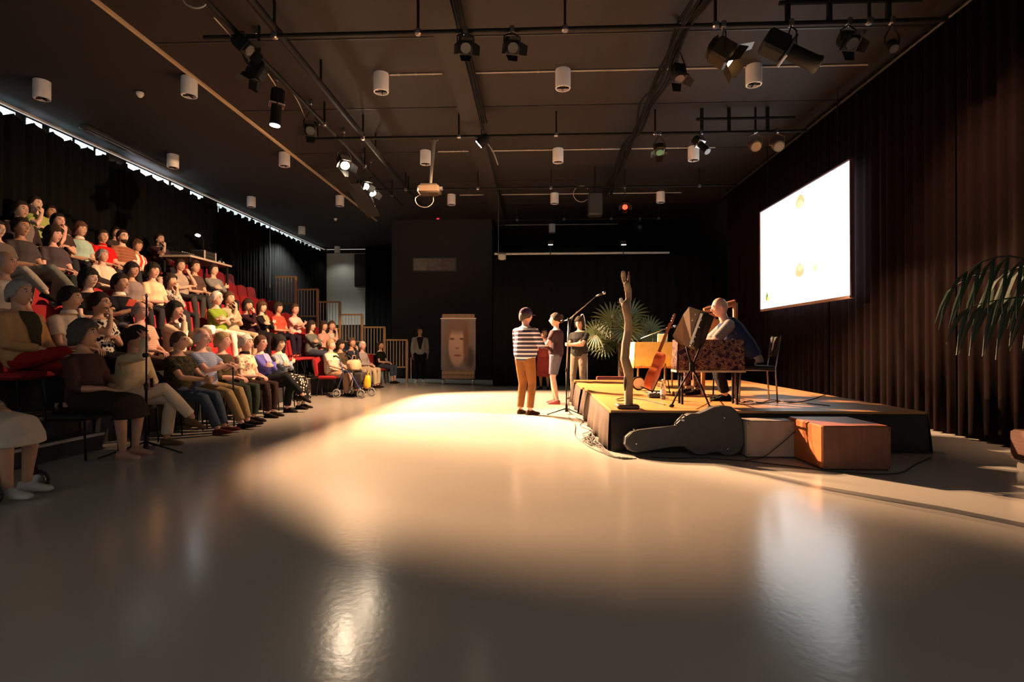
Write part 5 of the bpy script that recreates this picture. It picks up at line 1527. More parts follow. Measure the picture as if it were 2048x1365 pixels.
for s in (-1, 1):
    MB().tube([(s * .26, -.25, .22), (s * .26, -.12, .55), (s * .25, -.22, .90)], .015, 8).build('rear_frame', RB, t, smooth=True, local=True)
    MB().tube([(s * .25, .27, .22), (s * .25, .05, .55), (s * .25, -.10, .62)], .015, 8).build('front_frame', RB, t, smooth=True, local=True)
    MB().tube([(s * .25, -.21, .88), (s * .25, -.30, .93), (s * .25, -.37, .92)], .019, 8).build('handle_grip', RUBBER, t, smooth=True, local=True)
MB().bbox((0, -.04, .58), (.46, .26, .04), .015).build('seat', BLACK, t, local=True)
MB().bbox((0, .19, .46), (.40, .22, .20), .03).build('basket', plain('basket_black', (.03, .025, .025), .6), t, local=True)
rc2 = world_matrix(t)
yb = soft_bag((.12, .08, .15), 2.0)
t = thing('plastic_bag', 'bright yellow plastic bag hanging on the front of the rollator', 'bag', rc2 @ V((.05, .36, .36)), math.radians(-80))
yb.build('bag_body', plain('bag_yellow', (.80, .42, .02), .4, bump=.6, bscale=18), t, smooth=True, local=True, angle=60)
for q in (-1, 1):
    MB().tube([(q * .05, 0, .12), (q * .03, .01, .20), (0, .02, .22)], .008, 6).build('bag_handle', plain('bag_yellow', (.80, .42, .02)), t, smooth=True, local=True)
ck = soft_bag((.20, .14, .13), 5.0, pinch=.15)
t = thing('cloth_bag', 'pale cloth bag standing on the rollator seat', 'bag', rc2 @ V((0, .0, .72)), math.radians(-95))
ck.build('bag_body', cloth(C(190, 160, 130)), t, smooth=True, local=True, angle=60)
MB().tube([(-.10, 0, .10), (-.07, 0, .22), (.07, 0, .22), (.10, 0, .10)], .010, 6).build('bag_handle', cloth(C(150, 120, 95)), t, smooth=True, local=True)

# ================================================================== poster trolley at the far wall
pl = at_z(917, 769, 0); YT = pl.y; x0, x1 = at_y(882, 700, YT).x, at_y(951, 700, YT).x
zt = at_y(917, 634, YT).z; zb = at_y(917, 742, YT).z
t = thing('poster_trolley', 'wooden poster trolley on casters at the far black wall', 'display stand', (pl.x, YT, 0))
TW = wood('trolley_wood', (.30, .19, .11), (.40, .27, .16), 4, .5, (5, 1, 1))
MB().bbox(((x0 + x1) / 2, YT + .06, (zt + .17) / 2 + .05), (x1 - x0 - .06, .05, zt - .10), .01).build('back_board', TW, t)
MB().bbox(((x0 + x1) / 2, YT + .03, zt - .01), (x1 - x0 - .06, .10, .05), .01).build('top_rail', TW, t)
for q in range(2):
    MB().bbox(((x0 + x1) / 2, YT + .03, .21 + .13 * q), (x1 - x0 - .05, .10, .11), .01).build('bottom_board', TW, t)
for x in (x0 + .07, x1 - .07):
    for y in (-.10, .16):
        MB().bbox((x, YT + y, .125), (.05, .05, .05), .008).build('fork', CHROME, t)
        MB().cyl((x - .02, YT + y, .05), (x + .02, YT + y, .05), .05, n=12).build('caster', plain('caster_white', (.5, .5, .48), .4), t, smooth=True, angle=40)
    MB().box((x, YT + .03, .15), (.06, .34, .03)).build('foot', BLACKM, t)
def poster_material(x0, x1, z0, z1):
    m, nt, b = _new('portrait_print'); N, L = nt.nodes, nt.links
    b.inputs['Roughness'].default_value = .5
    tc = N.new('ShaderNodeTexCoord'); mp = N.new('ShaderNodeMapping')
    L.new(tc.outputs['Generated'], mp.inputs[0])
    def mask(cx, cz, rx, rz, soft_=.15):
        m1 = N.new('ShaderNodeMapping'); m1.vector_type = 'POINT'
        m1.inputs['Location'].default_value = (-cx / rx, 0, -cz / rz); m1.inputs['Scale'].default_value = (1 / rx, 0, 1 / rz)
        L.new(tc.outputs['Generated'], m1.inputs[0])
        ln = N.new('ShaderNodeVectorMath'); ln.operation = 'LENGTH'; L.new(m1.outputs[0], ln.inputs[0])
        r = N.new('ShaderNodeMapRange'); r.inputs[1].default_value = 1 + soft_; r.inputs[2].default_value = 1 - soft_
        L.new(ln.outputs['Value'], r.inputs[0]); return r.outputs[0]
    cur = None
    nz = N.new('ShaderNodeTexNoise'); nz.inputs['Scale'].default_value = 5; L.new(tc.outputs['Generated'], nz.inputs['Vector'])
    cr = N.new('ShaderNodeValToRGB'); cr.color_ramp.elements[0].color = _rgb(C(92, 92, 92)); cr.color_ramp.elements[1].color = _rgb(C(140, 125, 125))
    L.new(nz.outputs['Fac'], cr.inputs[0]); cur = cr.outputs[0]
    for (cx, cz, rx, rz, col, so) in ((.48, .60, .40, .45, C(122, 96, 76), .3), (.30, .30, .16, .35, C(105, 98, 84), .3), (.82, .25, .15, .2, C(60, 56, 54), .3), (.46, .45, .24, .38, C(190, 158, 136), .12), (.46, .85, .30, .14, C(118, 96, 84), .4), (.32, .60, .07, .018, C(80, 60, 55), .4), (.60, .60, .07, .018, C(80, 60, 55), .4), (.47, .42, .05, .02, C(150, 115, 98), .5), (.48, .28, .11, .020, C(140, 80, 75), .4), (.72, .5, .08, .35, C(115, 80, 60), .4)):
        mx = N.new('ShaderNodeMix'); mx.data_type = 'RGBA'
        L.new(mask(cx, cz, rx, rz, so), mx.inputs[0]); L.new(cur, mx.inputs[6]); mx.inputs[7].default_value = _rgb(col)
        cur = mx.outputs[2]
    L.new(cur, b.inputs['Base Color'])
    return m
MB().box(((x0 + x1) / 2, YT + .02, (zb + zt) / 2 - .01), (x1 - x0, .012, zt - zb - .06)).build('portrait_poster', poster_material(x0, x1, zb, zt), t)
MB().cyl((x0 - .02, YT + .01, zt - .05), (x1 + .02, YT + .01, zt - .05), .016, n=8).build('poster_rail', WHITEP, t)
tag(MB().cyl((at_z(822, 768, 0).x, at_z(822, 768, 0).y, 0), at_y(822, 715, at_z(822, 768, 0).y), .013, n=8).build('thin_post', STEEL), 'thin grey post standing beside the far standing person', 'post')

# ================================================================== right-hand palm in a planter
pc = V((4.80, 5.05, 0))
t = thing('potted_palm', 'palm in a wooden planter cut by the right picture edge', 'plant', pc)
MB().bbox(pc + V((0, 0, .245)), (.70, .55, .29), .02).build('planter', wood('planter_wood', (.085, .035, .022), (.13, .055, .035), 4, .5), t)
for x in (-.28, .28):
    for y in (-.2, .2):
        MB().cyl(pc + V((x - .02, y, .05)), pc + V((x + .02, y, .05)), .05, n=12).build('caster', plain('caster_grey', (.25, .23, .2), .5), t, smooth=True, angle=40)
MB().tube([pc + V((0, 0, .35)), pc + V((.02, 0, 1.0)), pc + V((.05, .02, 1.6))], [.08, .06, .05], 10).build('trunk', TRUNK, t, smooth=True)
FROND = plain('frond_green', (.018, .034, .020), .45, spec=.3, var=.3, scale=12)
cr_ = pc + V((.05, .02, 1.6))
rnd = random.Random(5)
fronds = [((-1.0, -.05), 1.0, .42, 0), ((-.8, -.6), .95, .30, 1), ((-.75, .7), .85, .35, 1), ((-.1, -1.0), .9, .45, 1), ((-.1, 1.0), .8, .4, 1), ((-.95, .25), .8, .05, 1)]
for (dx, dy), L_, rise_, _k in fronds:
    d = V((dx, dy, 0)).normalized(); pts = []
    for i in range(9):
        u = i / 8
        pts.append(cr_ + d * L_ * u + V((0, 0, rise_ * math.sin(u * 2.2) - .10 * u * u)))
    fr_ = MB().tube(pts, [.011 * (1 - .8 * i / 8) + .002 for i in range(9)], 6).build('frond_rib', FROND, t, smooth=True)
    for i in range(2, 9):
        for s in (-1, 1):
            p0 = pts[i]; sd = V((-d.y, d.x, 0)) * s
            ll = .58 * (1 - .35 * abs(i - 5) / 5) * rnd.uniform(.85, 1.1)
            rows_ = []
            for u, hw in ((0, .005), (.35, .020), (.7, .016), (1, .002)):
                c = p0 + sd * .10 * u + d * .16 * u + V((0, 0, .04 * u - ll * u ** 1.6))
                rows_.append([c + d * hw, c + sd * .004, c - d * hw, c - sd * .003])
            MB().loft(rows_).build('leaflet', FROND, fr_)
# ================================================================== projection screen
XS = 5.15
c00, c10 = at_x(1704, 599, XS), at_x(1521, 621, XS)
ya, yb2 = c00.y, c10.y; z0 = (c00.z + c10.z) / 2; z1 = (at_x(1704, 317, XS).z + at_x(1521, 421, XS).z) / 2
t = thing('projection_screen', 'large white projection screen hanging on the right wall', 'screen', (XS, (ya + yb2) / 2, z0))
ym, zm, Ls, Hs = (ya + yb2) / 2, (z0 + z1) / 2, yb2 - ya, z1 - z0
def screen_mat():
    m, nt, b = _new('projected_white'); N, L = nt.nodes, nt.links
    b.inputs['Base Color'].default_value = (.8, .8, .8, 1); b.inputs['Roughness'].default_value = .7
    b.inputs['Emission Color'].default_value = (.90, .97, 1.0, 1)
    b.inputs['Emission Strength'].default_value = 3.2
    return m
SCRM = screen_mat()
pn = MB().box((XS, ym, zm), (.02, Ls - .08, Hs - .08)).build('picture_area', SCRM, t)
FRM = plain('screen_frame', (.50, .34, .26), .6); FRD = plain('screen_frame_dark', (.07, .025, .025), .6)
MB().box((XS + .01, ym, z0 + .02), (.05, Ls, .05)).build('frame_bar', FRM, t)
MB().box((XS + .01, ym, z1 - .01), (.05, Ls, .02)).build('frame_bar', FRD, t)
MB().box((XS + .01, yb2 - .02, zm), (.05, .05, Hs)).build('frame_bar', FRM, t)
MB().box((XS + .01, ya + .015, zm), (.05, .04, Hs)).build('frame_bar', FRD, t)
for y in (ya + .4, yb2 - .4):
    MB().cyl((XS, y, z1), (XS, y, CEIL - .02), .008, n=6).build('hanger', BLACKM, t)
# projected pictures: two shells, small marks and outlines
def mark(px, py, w_, h_, col, s, nm, n=14, pointy=0.0):
    c = at_x(px, py, XS - .012)
    sc = c.y / F_PX
    hh = h_ / 2 * sc; ww = w_ / 2 * (yb2 - ya) / 183.0
    ol_ = [(ww * math.cos(2 * math.pi * q / n) * (1 - pointy * math.sin(2 * math.pi * q / n)), hh * math.sin(2 * math.pi * q / n)) for q in range(n)]
    MB().prism(ol_, (c.x, c.y, c.z), (0, 1, 0), (0, 0, 1), (.004, 0, 0)).build(nm, emit('pic_' + nm + '_%d' % int(px + py), col, s), pn)
mark(1600, 402, 17, 27, (.66, .68, .34), 1.0, 'projected_shell', pointy=.3)
mark(1600, 408, 12, 14, (.80, .64, .38), 1.0, 'projected_shell', pointy=.2)
mark(1599, 541, 17, 27, (.78, .64, .34), 1.0, 'projected_shell', pointy=.3)
mark(1600, 536, 9, 12, (.64, .68, .38), 1.0, 'projected_shell', pointy=.2)
mark(1630, 536, 9, 13, (.86, .86, .60), 1.0, 'projected_shell')
mark(1534, 594, 7, 16, (.35, .42, .12), .9, 'projected_logo', pointy=.3)
mark(1536, 598, 5, 8, (.85, .75, .15), 1.0, 'projected_logo')
for x, y, w_, h_ in ((1543, 604, 14, 2.2), (1558, 602, 5, 2.2), (1571, 466, 5, 1.4), (1571, 548, 5, 1.4), (1600, 438, 5, 1.5), (1599, 484, 5, 1.5)):
    mark(x, y, w_, h_, (.55, .57, .60), 1.0, 'projected_caption', n=6)
def arc(px, py, w_, h_, a0, a1):
    pts = []
    for q in range(9):
        a = math.radians(a0 + (a1 - a0) * q / 8)
        pts.append(at_x(px + w_ / 2 * math.cos(a), py - h_ / 2 * math.sin(a), XS - .014))
    MB().tube(pts, .007, 4).build('projected_outline', emit('pic_outline', (.55, .57, .62), 1.0), pn)
arc(1600, 450, 16, 26, 20, 160); arc(1600, 458, 16, 16, 190, 350); arc(1631, 437, 14, 22, 10, 170); arc(1600, 497, 16, 24, 150, 230); arc(1600, 497, 16, 24, -50, 30)

# ================================================================== ceiling projector
pj = at_y(859, 381, 11.55); yj = 11.55
pole_top = at_y(868, 283, yj)
t = thing('projector', 'grey ceiling projector on a white drop pole', 'projector', pj)
MB().bbox(pj, (.46, .36, .17), .03).build('housing', plain('projector_grey', (.045, .030, .020), .7, spec=.12), t, smooth=True, angle=30)
MB().bbox(pj + V((0, 0, .10)), (.36, .26, .04), .01).build('mount_plate', plain('plate_grey', (.012, .011, .010), .7, spec=.08), t)
MB().cyl(pj + V((.23, -.05, .02)), pj + V((.29, -.05, .02)), .045, n=14).build('lens', plain('lens_dark', (.05, .05, .06), .1), t, smooth=True, angle=40)
MB().tube([pj + V((.02, 0, .1)), pole_top, V((pole_top.x, yj, CEIL))], [.03, .04, .04], 10).build('drop_pole', plain('pole_grey', (.16, .15, .14), .6, spec=.15), t, smooth=True)
for s in (-1, 1):
    MB().tube([(pole_top.x, yj, pole_top.z), (pole_top.x + s * .08, yj, pole_top.z + .02), (pole_top.x + s * .09, yj, pole_top.z + .14)], .012, 6).build('bracket', plain('pole_grey', (.09, .085, .08)), t, smooth=True)
cable('projector_cable', 'pale cable loop hanging under the ceiling projector', [pj + V((-.15, 0, -.07)), pj + V((-.30, 0, -.17)), pj + V((-.24, 0, -.32)), pj + V((-.05, 0, -.36)), pj + V((.08, 0, -.25)), pj + V((.07, 0, -.09))], .007, plain('cable_grey', (.06, .055, .05), .6))

# ================================================================== theatre lanterns
LENS_OFF = plain('lens_off', (.10, .11, .12), .12, spec=.8)
def lens_mat(key, col, s): return emit('lens_' + key, col, s)
def lantern(label, pos, aim, kind='fresnel', lit=None, size=1.0, pipe_z=5.13, doors=True, light=None, gel=None, flags=(), body=None, yoke=True, spill=0):
    pos, aim = V(pos), V(aim)
    d = (aim - pos).normalized()
    t = thing('stage_light', label, 'stage light', pos, group='theatre lanterns')
    q = d.to_track_quat('-Z', 'Y').to_matrix()
    body = body or BLACKM
    R = .10 * size
    def tr(mb): mb.v = [pos + q @ v for v in mb.v]; return mb
    if kind == 'fresnel':
        L_ = .24 * size
        hs = MB().bbox((0, 0, .02 * size), (2.3 * R, 2.3 * R, L_), .03 * size)
        hz = -L_ / 2 + .02 * size
        tr(hs).build('housing', body, t, smooth=True, angle=30)
        for k_ in range(3):
            tr(MB().box((0, 0, L_ / 2 + .03 * size + .0 * k_), (1.8 * R, (1.8 - .4 * k_) * R, .02 + .02 * k_))).build('vent', body, t)
    elif kind == 'profile':
        L_ = .62 * size
        tr(MB().bbox((0, 0, L_ * .30), (2.2 * R, 2.2 * R, L_ * .42), .03)).build('housing', body, t, smooth=True, angle=30)
        tr(MB().tube([(0, 0, L_ * .10), (0, 0, -L_ * .42), (0, 0, -L_ * .5)], [R * .85, R * .85, R * 1.0], 16)).build('lens_tube', body, t, smooth=True, angle=30)
        tr(MB().bbox((0, 0, L_ * .07), (2.5 * R, 2.5 * R, .03), .005)).build('gate', STEEL, t)
        hz = -L_ / 2
        doors = False
    else:   # par can
        L_ = .26 * size
        tr(MB().tube([(0, 0, .13 * size), (0, 0, .06 * size), (0, 0, -L_ * .5)], [R * .5, R, R * 1.05], 18)).build('can', body, t, smooth=True, angle=40)
        hz = -L_ / 2
    lm = lens_mat(lit[0], lit[1], lit[2]) if lit else (gel or LENS_OFF)
    tr(MB().cyl((0, 0, hz - .002), (0, 0, hz - .012), R * .86, n=20)).build('lens', lm, t, smooth=True, angle=40)
    if doors:
        for a in range(4):
            rot = Matrix.Rotation(a * math.pi / 2, 3, 'Z')
            tilt = .55 + .25 * ((a * 7 + int(pos.x * 10)) % 3 - 1)
            o_ = [V((-R, R * 1.15, hz)), V((R, R * 1.15, hz)), V((R * .75, R * 1.15 + 1.5 * R * math.sin(tilt), hz - 1.5 * R * math.cos(tilt))), V((-R * .75, R * 1.15 + 1.5 * R * math.sin(tilt), hz - 1.5 * R * math.cos(tilt)))]
            o_ = [rot @ v for v in o_]; nn = rot @ V((0, 1, 0)) * .004
            tr(MB().loft([o_, [v + nn for v in o_]])).build('barn_door', body, t)
    # yoke and clamp up to the pipe
    if yoke:
        sx_ = q @ V((1, 0, 0)); sx_.z = 0
        sx_ = sx_.normalized() if sx_.length > .1 else V((1, 0, 0))
        if not (min(abs(pos.y - yy) for yy in (6.8, 10.25, 13.7, 17.2)) < .05 and -4.2 < pos.x < 5.0):
            pipe_z = CEIL - .05
        zt_ = max(pos.z + .22 * size, min(pipe_z - .04, pos.z + .35))
        MB().tube([pos - sx_ * R * 1.35, pos - sx_ * R * 1.35 + V((0, 0, .16 * size)), V((pos.x, pos.y, zt_)), pos + sx_ * R * 1.35 + V((0, 0, .16 * size)), pos + sx_ * R * 1.35], .010, 6).build('yoke', body, t)
        MB().cyl((pos.x, pos.y, zt_), (pos.x, pos.y, pipe_z), .012, n=8).build('spigot', STEEL, t)
        MB().bbox((pos.x, pos.y, pipe_z), (.06, .08, .09), .012).build('hook_clamp', STEEL, t)
    for (fa, fb, lit_pt) in flags:
        # long barn door that cuts the beam off along a line on the floor
        src = pos + d * (-hz + .03)
        fa, fb = V(fa), V(fb)
        mid = fa.lerp(fb, .5)
        e = (mid - src).normalized()
        ed = (fb - fa); ed = (ed - e * ed.dot(e)).normalized()
        nrm = e.cross(ed).normalized()
        if nrm.dot(V(lit_pt) - mid) > 0: nrm = -nrm
        ec = src + e * .30
        o_ = [ec - ed * .42, ec + ed * .42, ec + nrm * .32 + ed * .42 - e * .05, ec + nrm * .32 - ed * .42 - e * .05]
        MB().loft([o_, [v - e * .004 for v in o_]]).build('cut_off_door', body, t)
    if light:
        ld = bpy.data.lights.new('lantern_beam', 'SPOT')
        ld.energy = light['w']; ld.color = light.get('c', WARM); ld.spot_size = math.radians(light['ang']); ld.spot_blend = light.get('blend', .35)
        ld.shadow_soft_size = light.get('r', .022)
        lo = bpy.data.objects.new('lantern_beam', ld); COL.objects.link(lo)
        lo.parent = t
        lo.location = d * (-hz + .03)
        lo.rotation_euler = d.to_track_quat('-Z', 'Y').to_euler()
        if spill:     # stray light of the lens outside the beam
            l2 = bpy.data.lights.new('lantern_spill', 'SPOT'); l2.energy = spill; l2.color = (1.0, .74, .50); l2.spot_size = math.radians(165); l2.spot_blend = 1.0; l2.shadow_soft_size = .05
            o2 = bpy.data.objects.new('lantern_spill', l2); COL.objects.link(o2); o2.parent = t; o2.location = lo.location; o2.rotation_euler = lo.rotation_euler
    return t
WL = (1.0, .86, .62)
FL = (((-2.8, 4, 0), (-2.65, 15, 0), (0, 9, 0)),)
p5 = at_y(688, 326, 10.9); p6a = at_y(727, 371, 12.3); p6b = at_y(742, 382, 12.7)
lantern('lit lantern shining warm white, nearest of the three lit above the left audience', p5, (-1.2, 7.2, 0), lit=('a', WL, 60), flags=FL, light=dict(w=POWER['front'], ang=43, blend=.35), spill=POWER['spill'])
lantern('lit lantern, middle of the three lit above the left audience', p6a, (2.6, 8.0, .5), lit=('a', WL, 60), size=.9, flags=FL, light=dict(w=POWER['mid'], ang=40, blend=.5), spill=POWER['spill'] * .6)
lantern('lit lantern, farthest of the three lit above the left audience', p6b, (-.4, 10.6, 0), lit=('a', WL, 60), size=.9, flags=FL, light=dict(w=POWER['mid'], ang=70, blend=.6))
p9_ = at_y(967, 280, 10.25)
lantern('small lit lantern beside the ceiling beam, turned to the audience', p9_, (-5.7, 11.3, 1.2), kind='par', size=.9, doors=False, lit=('a', WL, 60), light=dict(w=POWER['house'], ang=102, blend=1.0))
p10 = at_y(1447, 108, 6.8)
lantern('lit lantern with open barn doors over the stage, turned to the wine curtain', p10, (5.4, 6.3, 2.5), size=1.15, lit=('b', (1, .62, .30), 25), light=dict(w=POWER['curtain'], ang=66, blend=.9, c=(1, .58, .34)), body=plain('lantern_bronze', (.05, .035, .02), .35, metal=.5))
lantern('long dark profile lantern pointing down with a white lens, above the left audience', at_y(553, 215, 8.7), (-4.55, 8.5, 0), kind='profile', size=.95, lit=('c', (.95, .97, 1.0), 3.0))  # not switched on; the lens reflection is put in as a glow
for px, py, Y, aim, kind, sz, lab in (
    (489, 92, 6.8, (1, 7, 1), 'fresnel', .8, 'unlit dark lantern at the left end of the nearest pipe'),
    (512, 145, 7.4, (-6, 7, 1), 'fresnel', .9, 'unlit dark lantern just behind the left end of the nearest pipe'),
    (622, 258, 9.6, (-3, 6, 2), 'fresnel', .9, 'unlit dark lantern between the white-lens profile and the lit ones'),
    (931, 92, 6.8, (-.2, 3.4, 1.5), 'fresnel', .75, 'unlit black lantern on the nearest pipe beside the ceiling beam'),
    (1024, 92, 6.8, (.6, 3.2, 1.5), 'fresnel', .75, 'unlit black lantern on the nearest pipe right of the beam'),
    (1582, 105, 6.8, (4.3, 6.75, 4.15), 'profile', 1.15, 'long unlit profile lantern slanting down over the stage'),
    (1357, 148, 7.4, (2.4, 5.6, 0), 'fresnel', .75, 'unlit dark lantern hanging in the right cable bundle'),
    (1698, 82, 6.8, (4.2, 4.2, 2), 'fresnel', .8, 'unlit dark lantern at the right end of the nearest pipe'),
    (1402, 290, 10.25, (4.2, 8.6, 2.6), 'profile', .7, 'unlit profile lantern in front of a downlight over the stage'),
    (1280, 452, 17.2, (2.0, 13, 1), 'fresnel', .7, 'small unlit lantern on the farthest pipe')):
    lantern(lab, at_y(px, py, Y), aim, kind=kind, size=sz)
lantern('unlit lantern with a teal gel over the stage', at_y(1319, 300, 10.25), (2.0, 7.5, 1), size=.75, gel=plain('gel_teal', (.05, .30, .26), .2), body=plain('lantern_bronze', (.05, .035, .02), .35, metal=.5))
lantern('lantern with a glowing red gel over the stage', at_y(1250, 412, 13.7), (1.4, 8.5, 1), size=.75, lit=('red', (1, .05, .02), 3.0))
lantern('round bronze floodlight, left of a pair near the right wall', at_y(1509, 290, 10.25), (3.6, 6.0, 2.2), kind='par', size=.95, doors=False, gel=plain('amber_glass', (.36, .22, .10), .3), body=plain('flood_bronze', (.16, .10, .05), .35, metal=.3))
lantern('round bronze floodlight, right of a pair near the right wall', at_y(1554, 290, 10.25), (4.0, 6.0, 2.2), kind='par', size=.95, doors=False, gel=plain('amber_glass2', (.24, .17, .10), .3), body=plain('flood_bronze', (.16, .10, .05), .35, metal=.3))
lantern('small round lamp close under the right curtain rail', at_y(1784, 90, 6.8), (4.2, 5, 2), kind='par', size=.6, doors=False)
# small bright lamps on the backdrop truss
for px, nm in ((1101, 'left'), (1247, 'right')):
    p = at_y(px, 490, 15.3)
    t = thing('backdrop_lamp', 'tiny white lamp above the backdrop truss, %s of two' % nm, 'lamp', p)
    MB().bbox(p + V((0, 0, .06)), (.16, .12, .12), .02).build('housing', BLACKM, t)
    MB().box(p + V((0, -.03, -.005)), (.13, .06, .012)).build('diffuser', emit('lamp_white', (1, .95, .88), 2.0), t)
    MB().cyl(p + V((0, .05, -.3)), p + V((0, .05, .1)), .012, n=6).build('stem', BLACKM, t)
p = at_y(1004, 514, 15.3)
t = thing('truss_hoist', 'small grey hoist at the left end of the backdrop truss', 'hoist', p)
MB().bbox(p, (.22, .14, .18), .03).build('housing', plain('hoist_grey', (.28, .28, .25), .4), t)
MB().cyl(p + V((-.1, 0, .1)), (p.x - .1, p.y, CEIL), .01, n=6).build('chain', STEEL, t)
# black loudspeaker hanging over the stage
p = at_y(1190, 410, 13.5)
t = thing('hanging_loudspeaker', 'black loudspeaker hanging over the stage beside a cable ring', 'loudspeaker', p)
MB().bbox(p, (.34, .34, .56), .03).build('cabinet', BLACK, t)
MB().bbox(p + V((0, -.175, 0)), (.30, .015, .5), .006).build('grille', plain('grille_dark', (.02, .02, .021), .6, bump=.6, bscale=200), t)
MB().cyl(p + V((0, 0, .28)), (p.x, p.y, CEIL), .015, n=8).build('hanger', BLACKM, t)
rp = at_y(1163, 388, 13.7)
cable('cable_ring', 'pale coiled cable ring hanging on the third pipe', [rp + V((.20 * math.cos(a), 0, .20 * math.sin(a))) for a in [math.radians(40 + 25 * q) for q in range(12)]], .010, COND)
tag(MB().ellip(at_y(876, 436, 18.8), (.06, .06, .06)).build('red_lamp', emit('red_dot', (1, .03, .08), .8), smooth=True), 'tiny red signal lamp on the top of the far black wall', 'lamp')

# ---- cable bundles under the ceiling
rnd = random.Random(9)
CABK = plain('cable_black', (.004, .004, .004), .8, spec=.15)
for i in range(9):
    x = 1.90 + rnd.uniform(-.10, .10); pts = []
    for q in range(12):
        y = 3.0 + q * 1.02
        sag = -.10 * abs(math.sin(q * 1.55)) + rnd.uniform(-.05, .03)
        pts.append((x + rnd.uniform(-.07, .07) + .02 * (q % 2), y, 5.20 + sag))
    cable('ceiling_cable', 'black lighting cable, %s strand of the bundle over the stage' % (ordn + ('ninth',))[i], pts, .018, CABK)
for i in range(3):
    pts = [(-.98 + .03 * i + rnd.uniform(-.02, .02), 3.0 + q * .9, 5.36 + rnd.uniform(-.03, .02)) for q in range(9)]
    cable('ceiling_cable', 'black lighting cable along the ceiling beam, %s strand' % ordn[i], pts, .02, CABK)
px_pts = [(365, -4), (372, 8), (390, 16), (408, 12), (420, -4)]
cable('ceiling_cable', 'grey cable loop at the top left of the ceiling', [at_y(x, y, 6.2) for x, y in px_pts], .010, COND)
cable('ceiling_cable', 'thin grey cable linking the lanterns above the left audience, near part', [at_y(x, y, Y) for x, y, Y in ((428, 35, 6.2), (460, 70, 6.7), (478, 92, 7.0), (505, 115, 7.4), (530, 140, 7.8), (552, 172, 8.3))], .008, COND)
cable('ceiling_cable', 'thin grey cable linking the lanterns above the left audience, far part', [at_y(x, y, Y) for x, y, Y in ((582, 180, 8.6), (597, 205, 9.0), (608, 230, 9.4), (616, 242, 9.6), (640, 250, 9.8))], .008, COND)
cable('ceiling_cable', 'pale cable drooping from the small lit lantern by the beam', [at_y(x, y, 10.2) for x, y in ((976, 288), (986, 303), (992, 318), (996, 330))], .012, COND)

# ================================================================== mixing desk in the upper seats
XD, YD0, YD1, ZD = -7.93, 12.2, 13.9, 3.25
t = thing('mixing_desk_table', 'pale-edged raised table with sound gear among the upper seats', 'table', ((XD - .35), (YD0 + YD1) / 2, row_z(5)))
TBM = plain('desk_top', (.16, .10, .085), .5); TBE = plain('desk_edge', (.45, .36, .30), .5)
MB().bbox((XD - .36, (YD0 + YD1) / 2, ZD - .02), (.72, YD1 - YD0, .035), .006).build('table_top', TBM, t)
MB().box((XD + .005, (YD0 + YD1) / 2, ZD - .02), (.02, YD1 - YD0 + .02, .045)).build('edge_strip', TBE, t)
MB().box((XD - .36, YD0 - .005, ZD - .02), (.72, .02, .045)).build('edge_strip', TBE, t)
for x, k_ in ((XD - .06, 4), (XD - .66, 5)):
    for y in (YD0 + .08, YD1 - .08):
        zz = row_z(4) if x > row_x(5) + .5 else row_z(5)
        MB().bbox((x, y, (ZD - .04 + zz) / 2), (.05, .05, ZD - .04 - zz), .008).build('leg', BLACKM, t)
def on_desk(px, py, dx=-.3): return at_x(px, py, XD + dx)
c = on_desk(407, 510, -.35)
t = thing('audio_rack', 'black audio rack with pale side ears on the mixing table', 'rack', (c.x, c.y, ZD))
MB().bbox((c.x, c.y, ZD + .13), (.34, .50, .26), .01).build('cabinet', BLACK, t)
for s in (-1, 1):
    MB().box((c.x + .175, c.y + s * .23, ZD + .13), (.01, .04, .25)).build('rack_ear', plain('ear_pale', (.55, .48, .48), .4), t)
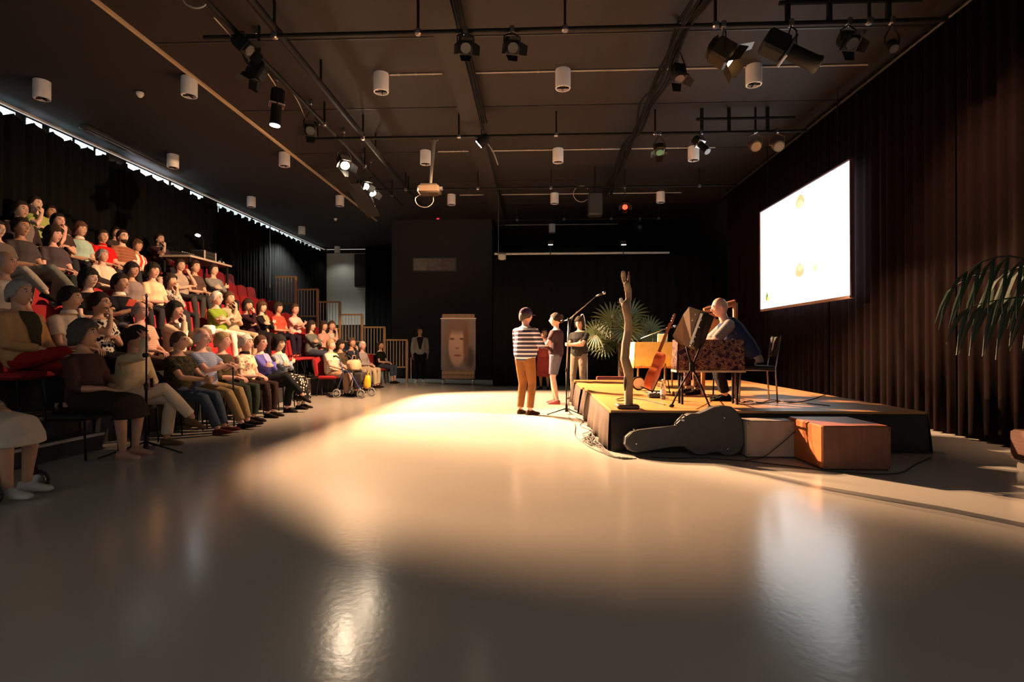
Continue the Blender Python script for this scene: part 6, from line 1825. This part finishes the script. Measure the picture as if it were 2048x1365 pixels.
for q in range(3):
    MB().bbox((c.x + .178, c.y, ZD + .05 + .075 * q), (.012, .40, .06), .003).build('unit', plain('unit_dark', (.035, .033, .03), .4), t)
c2 = on_desk(372, 500, -.2)
t = thing('mixing_console', 'dark sloped mixing console at the near end of the mixing table', 'mixer', (c2.x, YD0 + .38, ZD))
MB().loft([[(XD - .55, YD0 + .12, ZD + .002), (XD - .12, YD0 + .12, ZD + .002), (XD - .12, YD0 + .12, ZD + .06), (XD - .55, YD0 + .12, ZD + .13)], [(XD - .55, YD0 + .66, ZD + .002), (XD - .12, YD0 + .66, ZD + .002), (XD - .12, YD0 + .66, ZD + .06), (XD - .55, YD0 + .66, ZD + .13)]]).build('console_body', plain('console', (.03, .032, .036), .4), t)
for q in range(6):
    MB().box((XD - .30, YD0 + .18 + .08 * q, ZD + .10), (.03, .018, .03)).build('fader', plain('fader', (.4, .42, .42), .4), t)
lp = at_x(395, 469, XD - .55)
t = thing('desk_lamp', 'small bright gooseneck lamp above the mixing table', 'lamp', (lp.x, lp.y, ZD))
MB().tube([(lp.x, lp.y + .25, ZD + .01), (lp.x, lp.y + .25, lp.z - .1), (lp.x, lp.y + .12, lp.z + .05), lp], .009, 8).build('gooseneck', BLACKM, t, smooth=True)
MB().cyl((lp.x, lp.y + .25, ZD), (lp.x, lp.y + .25, ZD + .02), .06, n=14).build('base', BLACKM, t)
MB().ellip(lp + V((.02, -.02, -.03)), (.045, .09, .03), nu=12, nv=8).build('bulb', emit('desk_bulb', (.92, .96, 1.0), 60), t, smooth=True)
c3 = on_desk(447, 519, -.1)
t = thing('headphones', 'headphones with pale cups at the far end of the mixing table', 'headphones', (c3.x, YD1 - .2, ZD))
MB().tube([(XD - .15, YD1 - .28, ZD + .04), (XD - .15, YD1 - .20, ZD + .16), (XD - .15, YD1 - .12, ZD + .04)], .010, 8).build('headband', BLACK, t, smooth=True)
for y in (YD1 - .28, YD1 - .12):
    MB().ellip((XD - .15, y, ZD + .045), (.045, .022, .045), nu=10, nv=8).build('ear_cup', plain('cup_pale', (.4, .38, .38), .4), t, smooth=True)
flush()
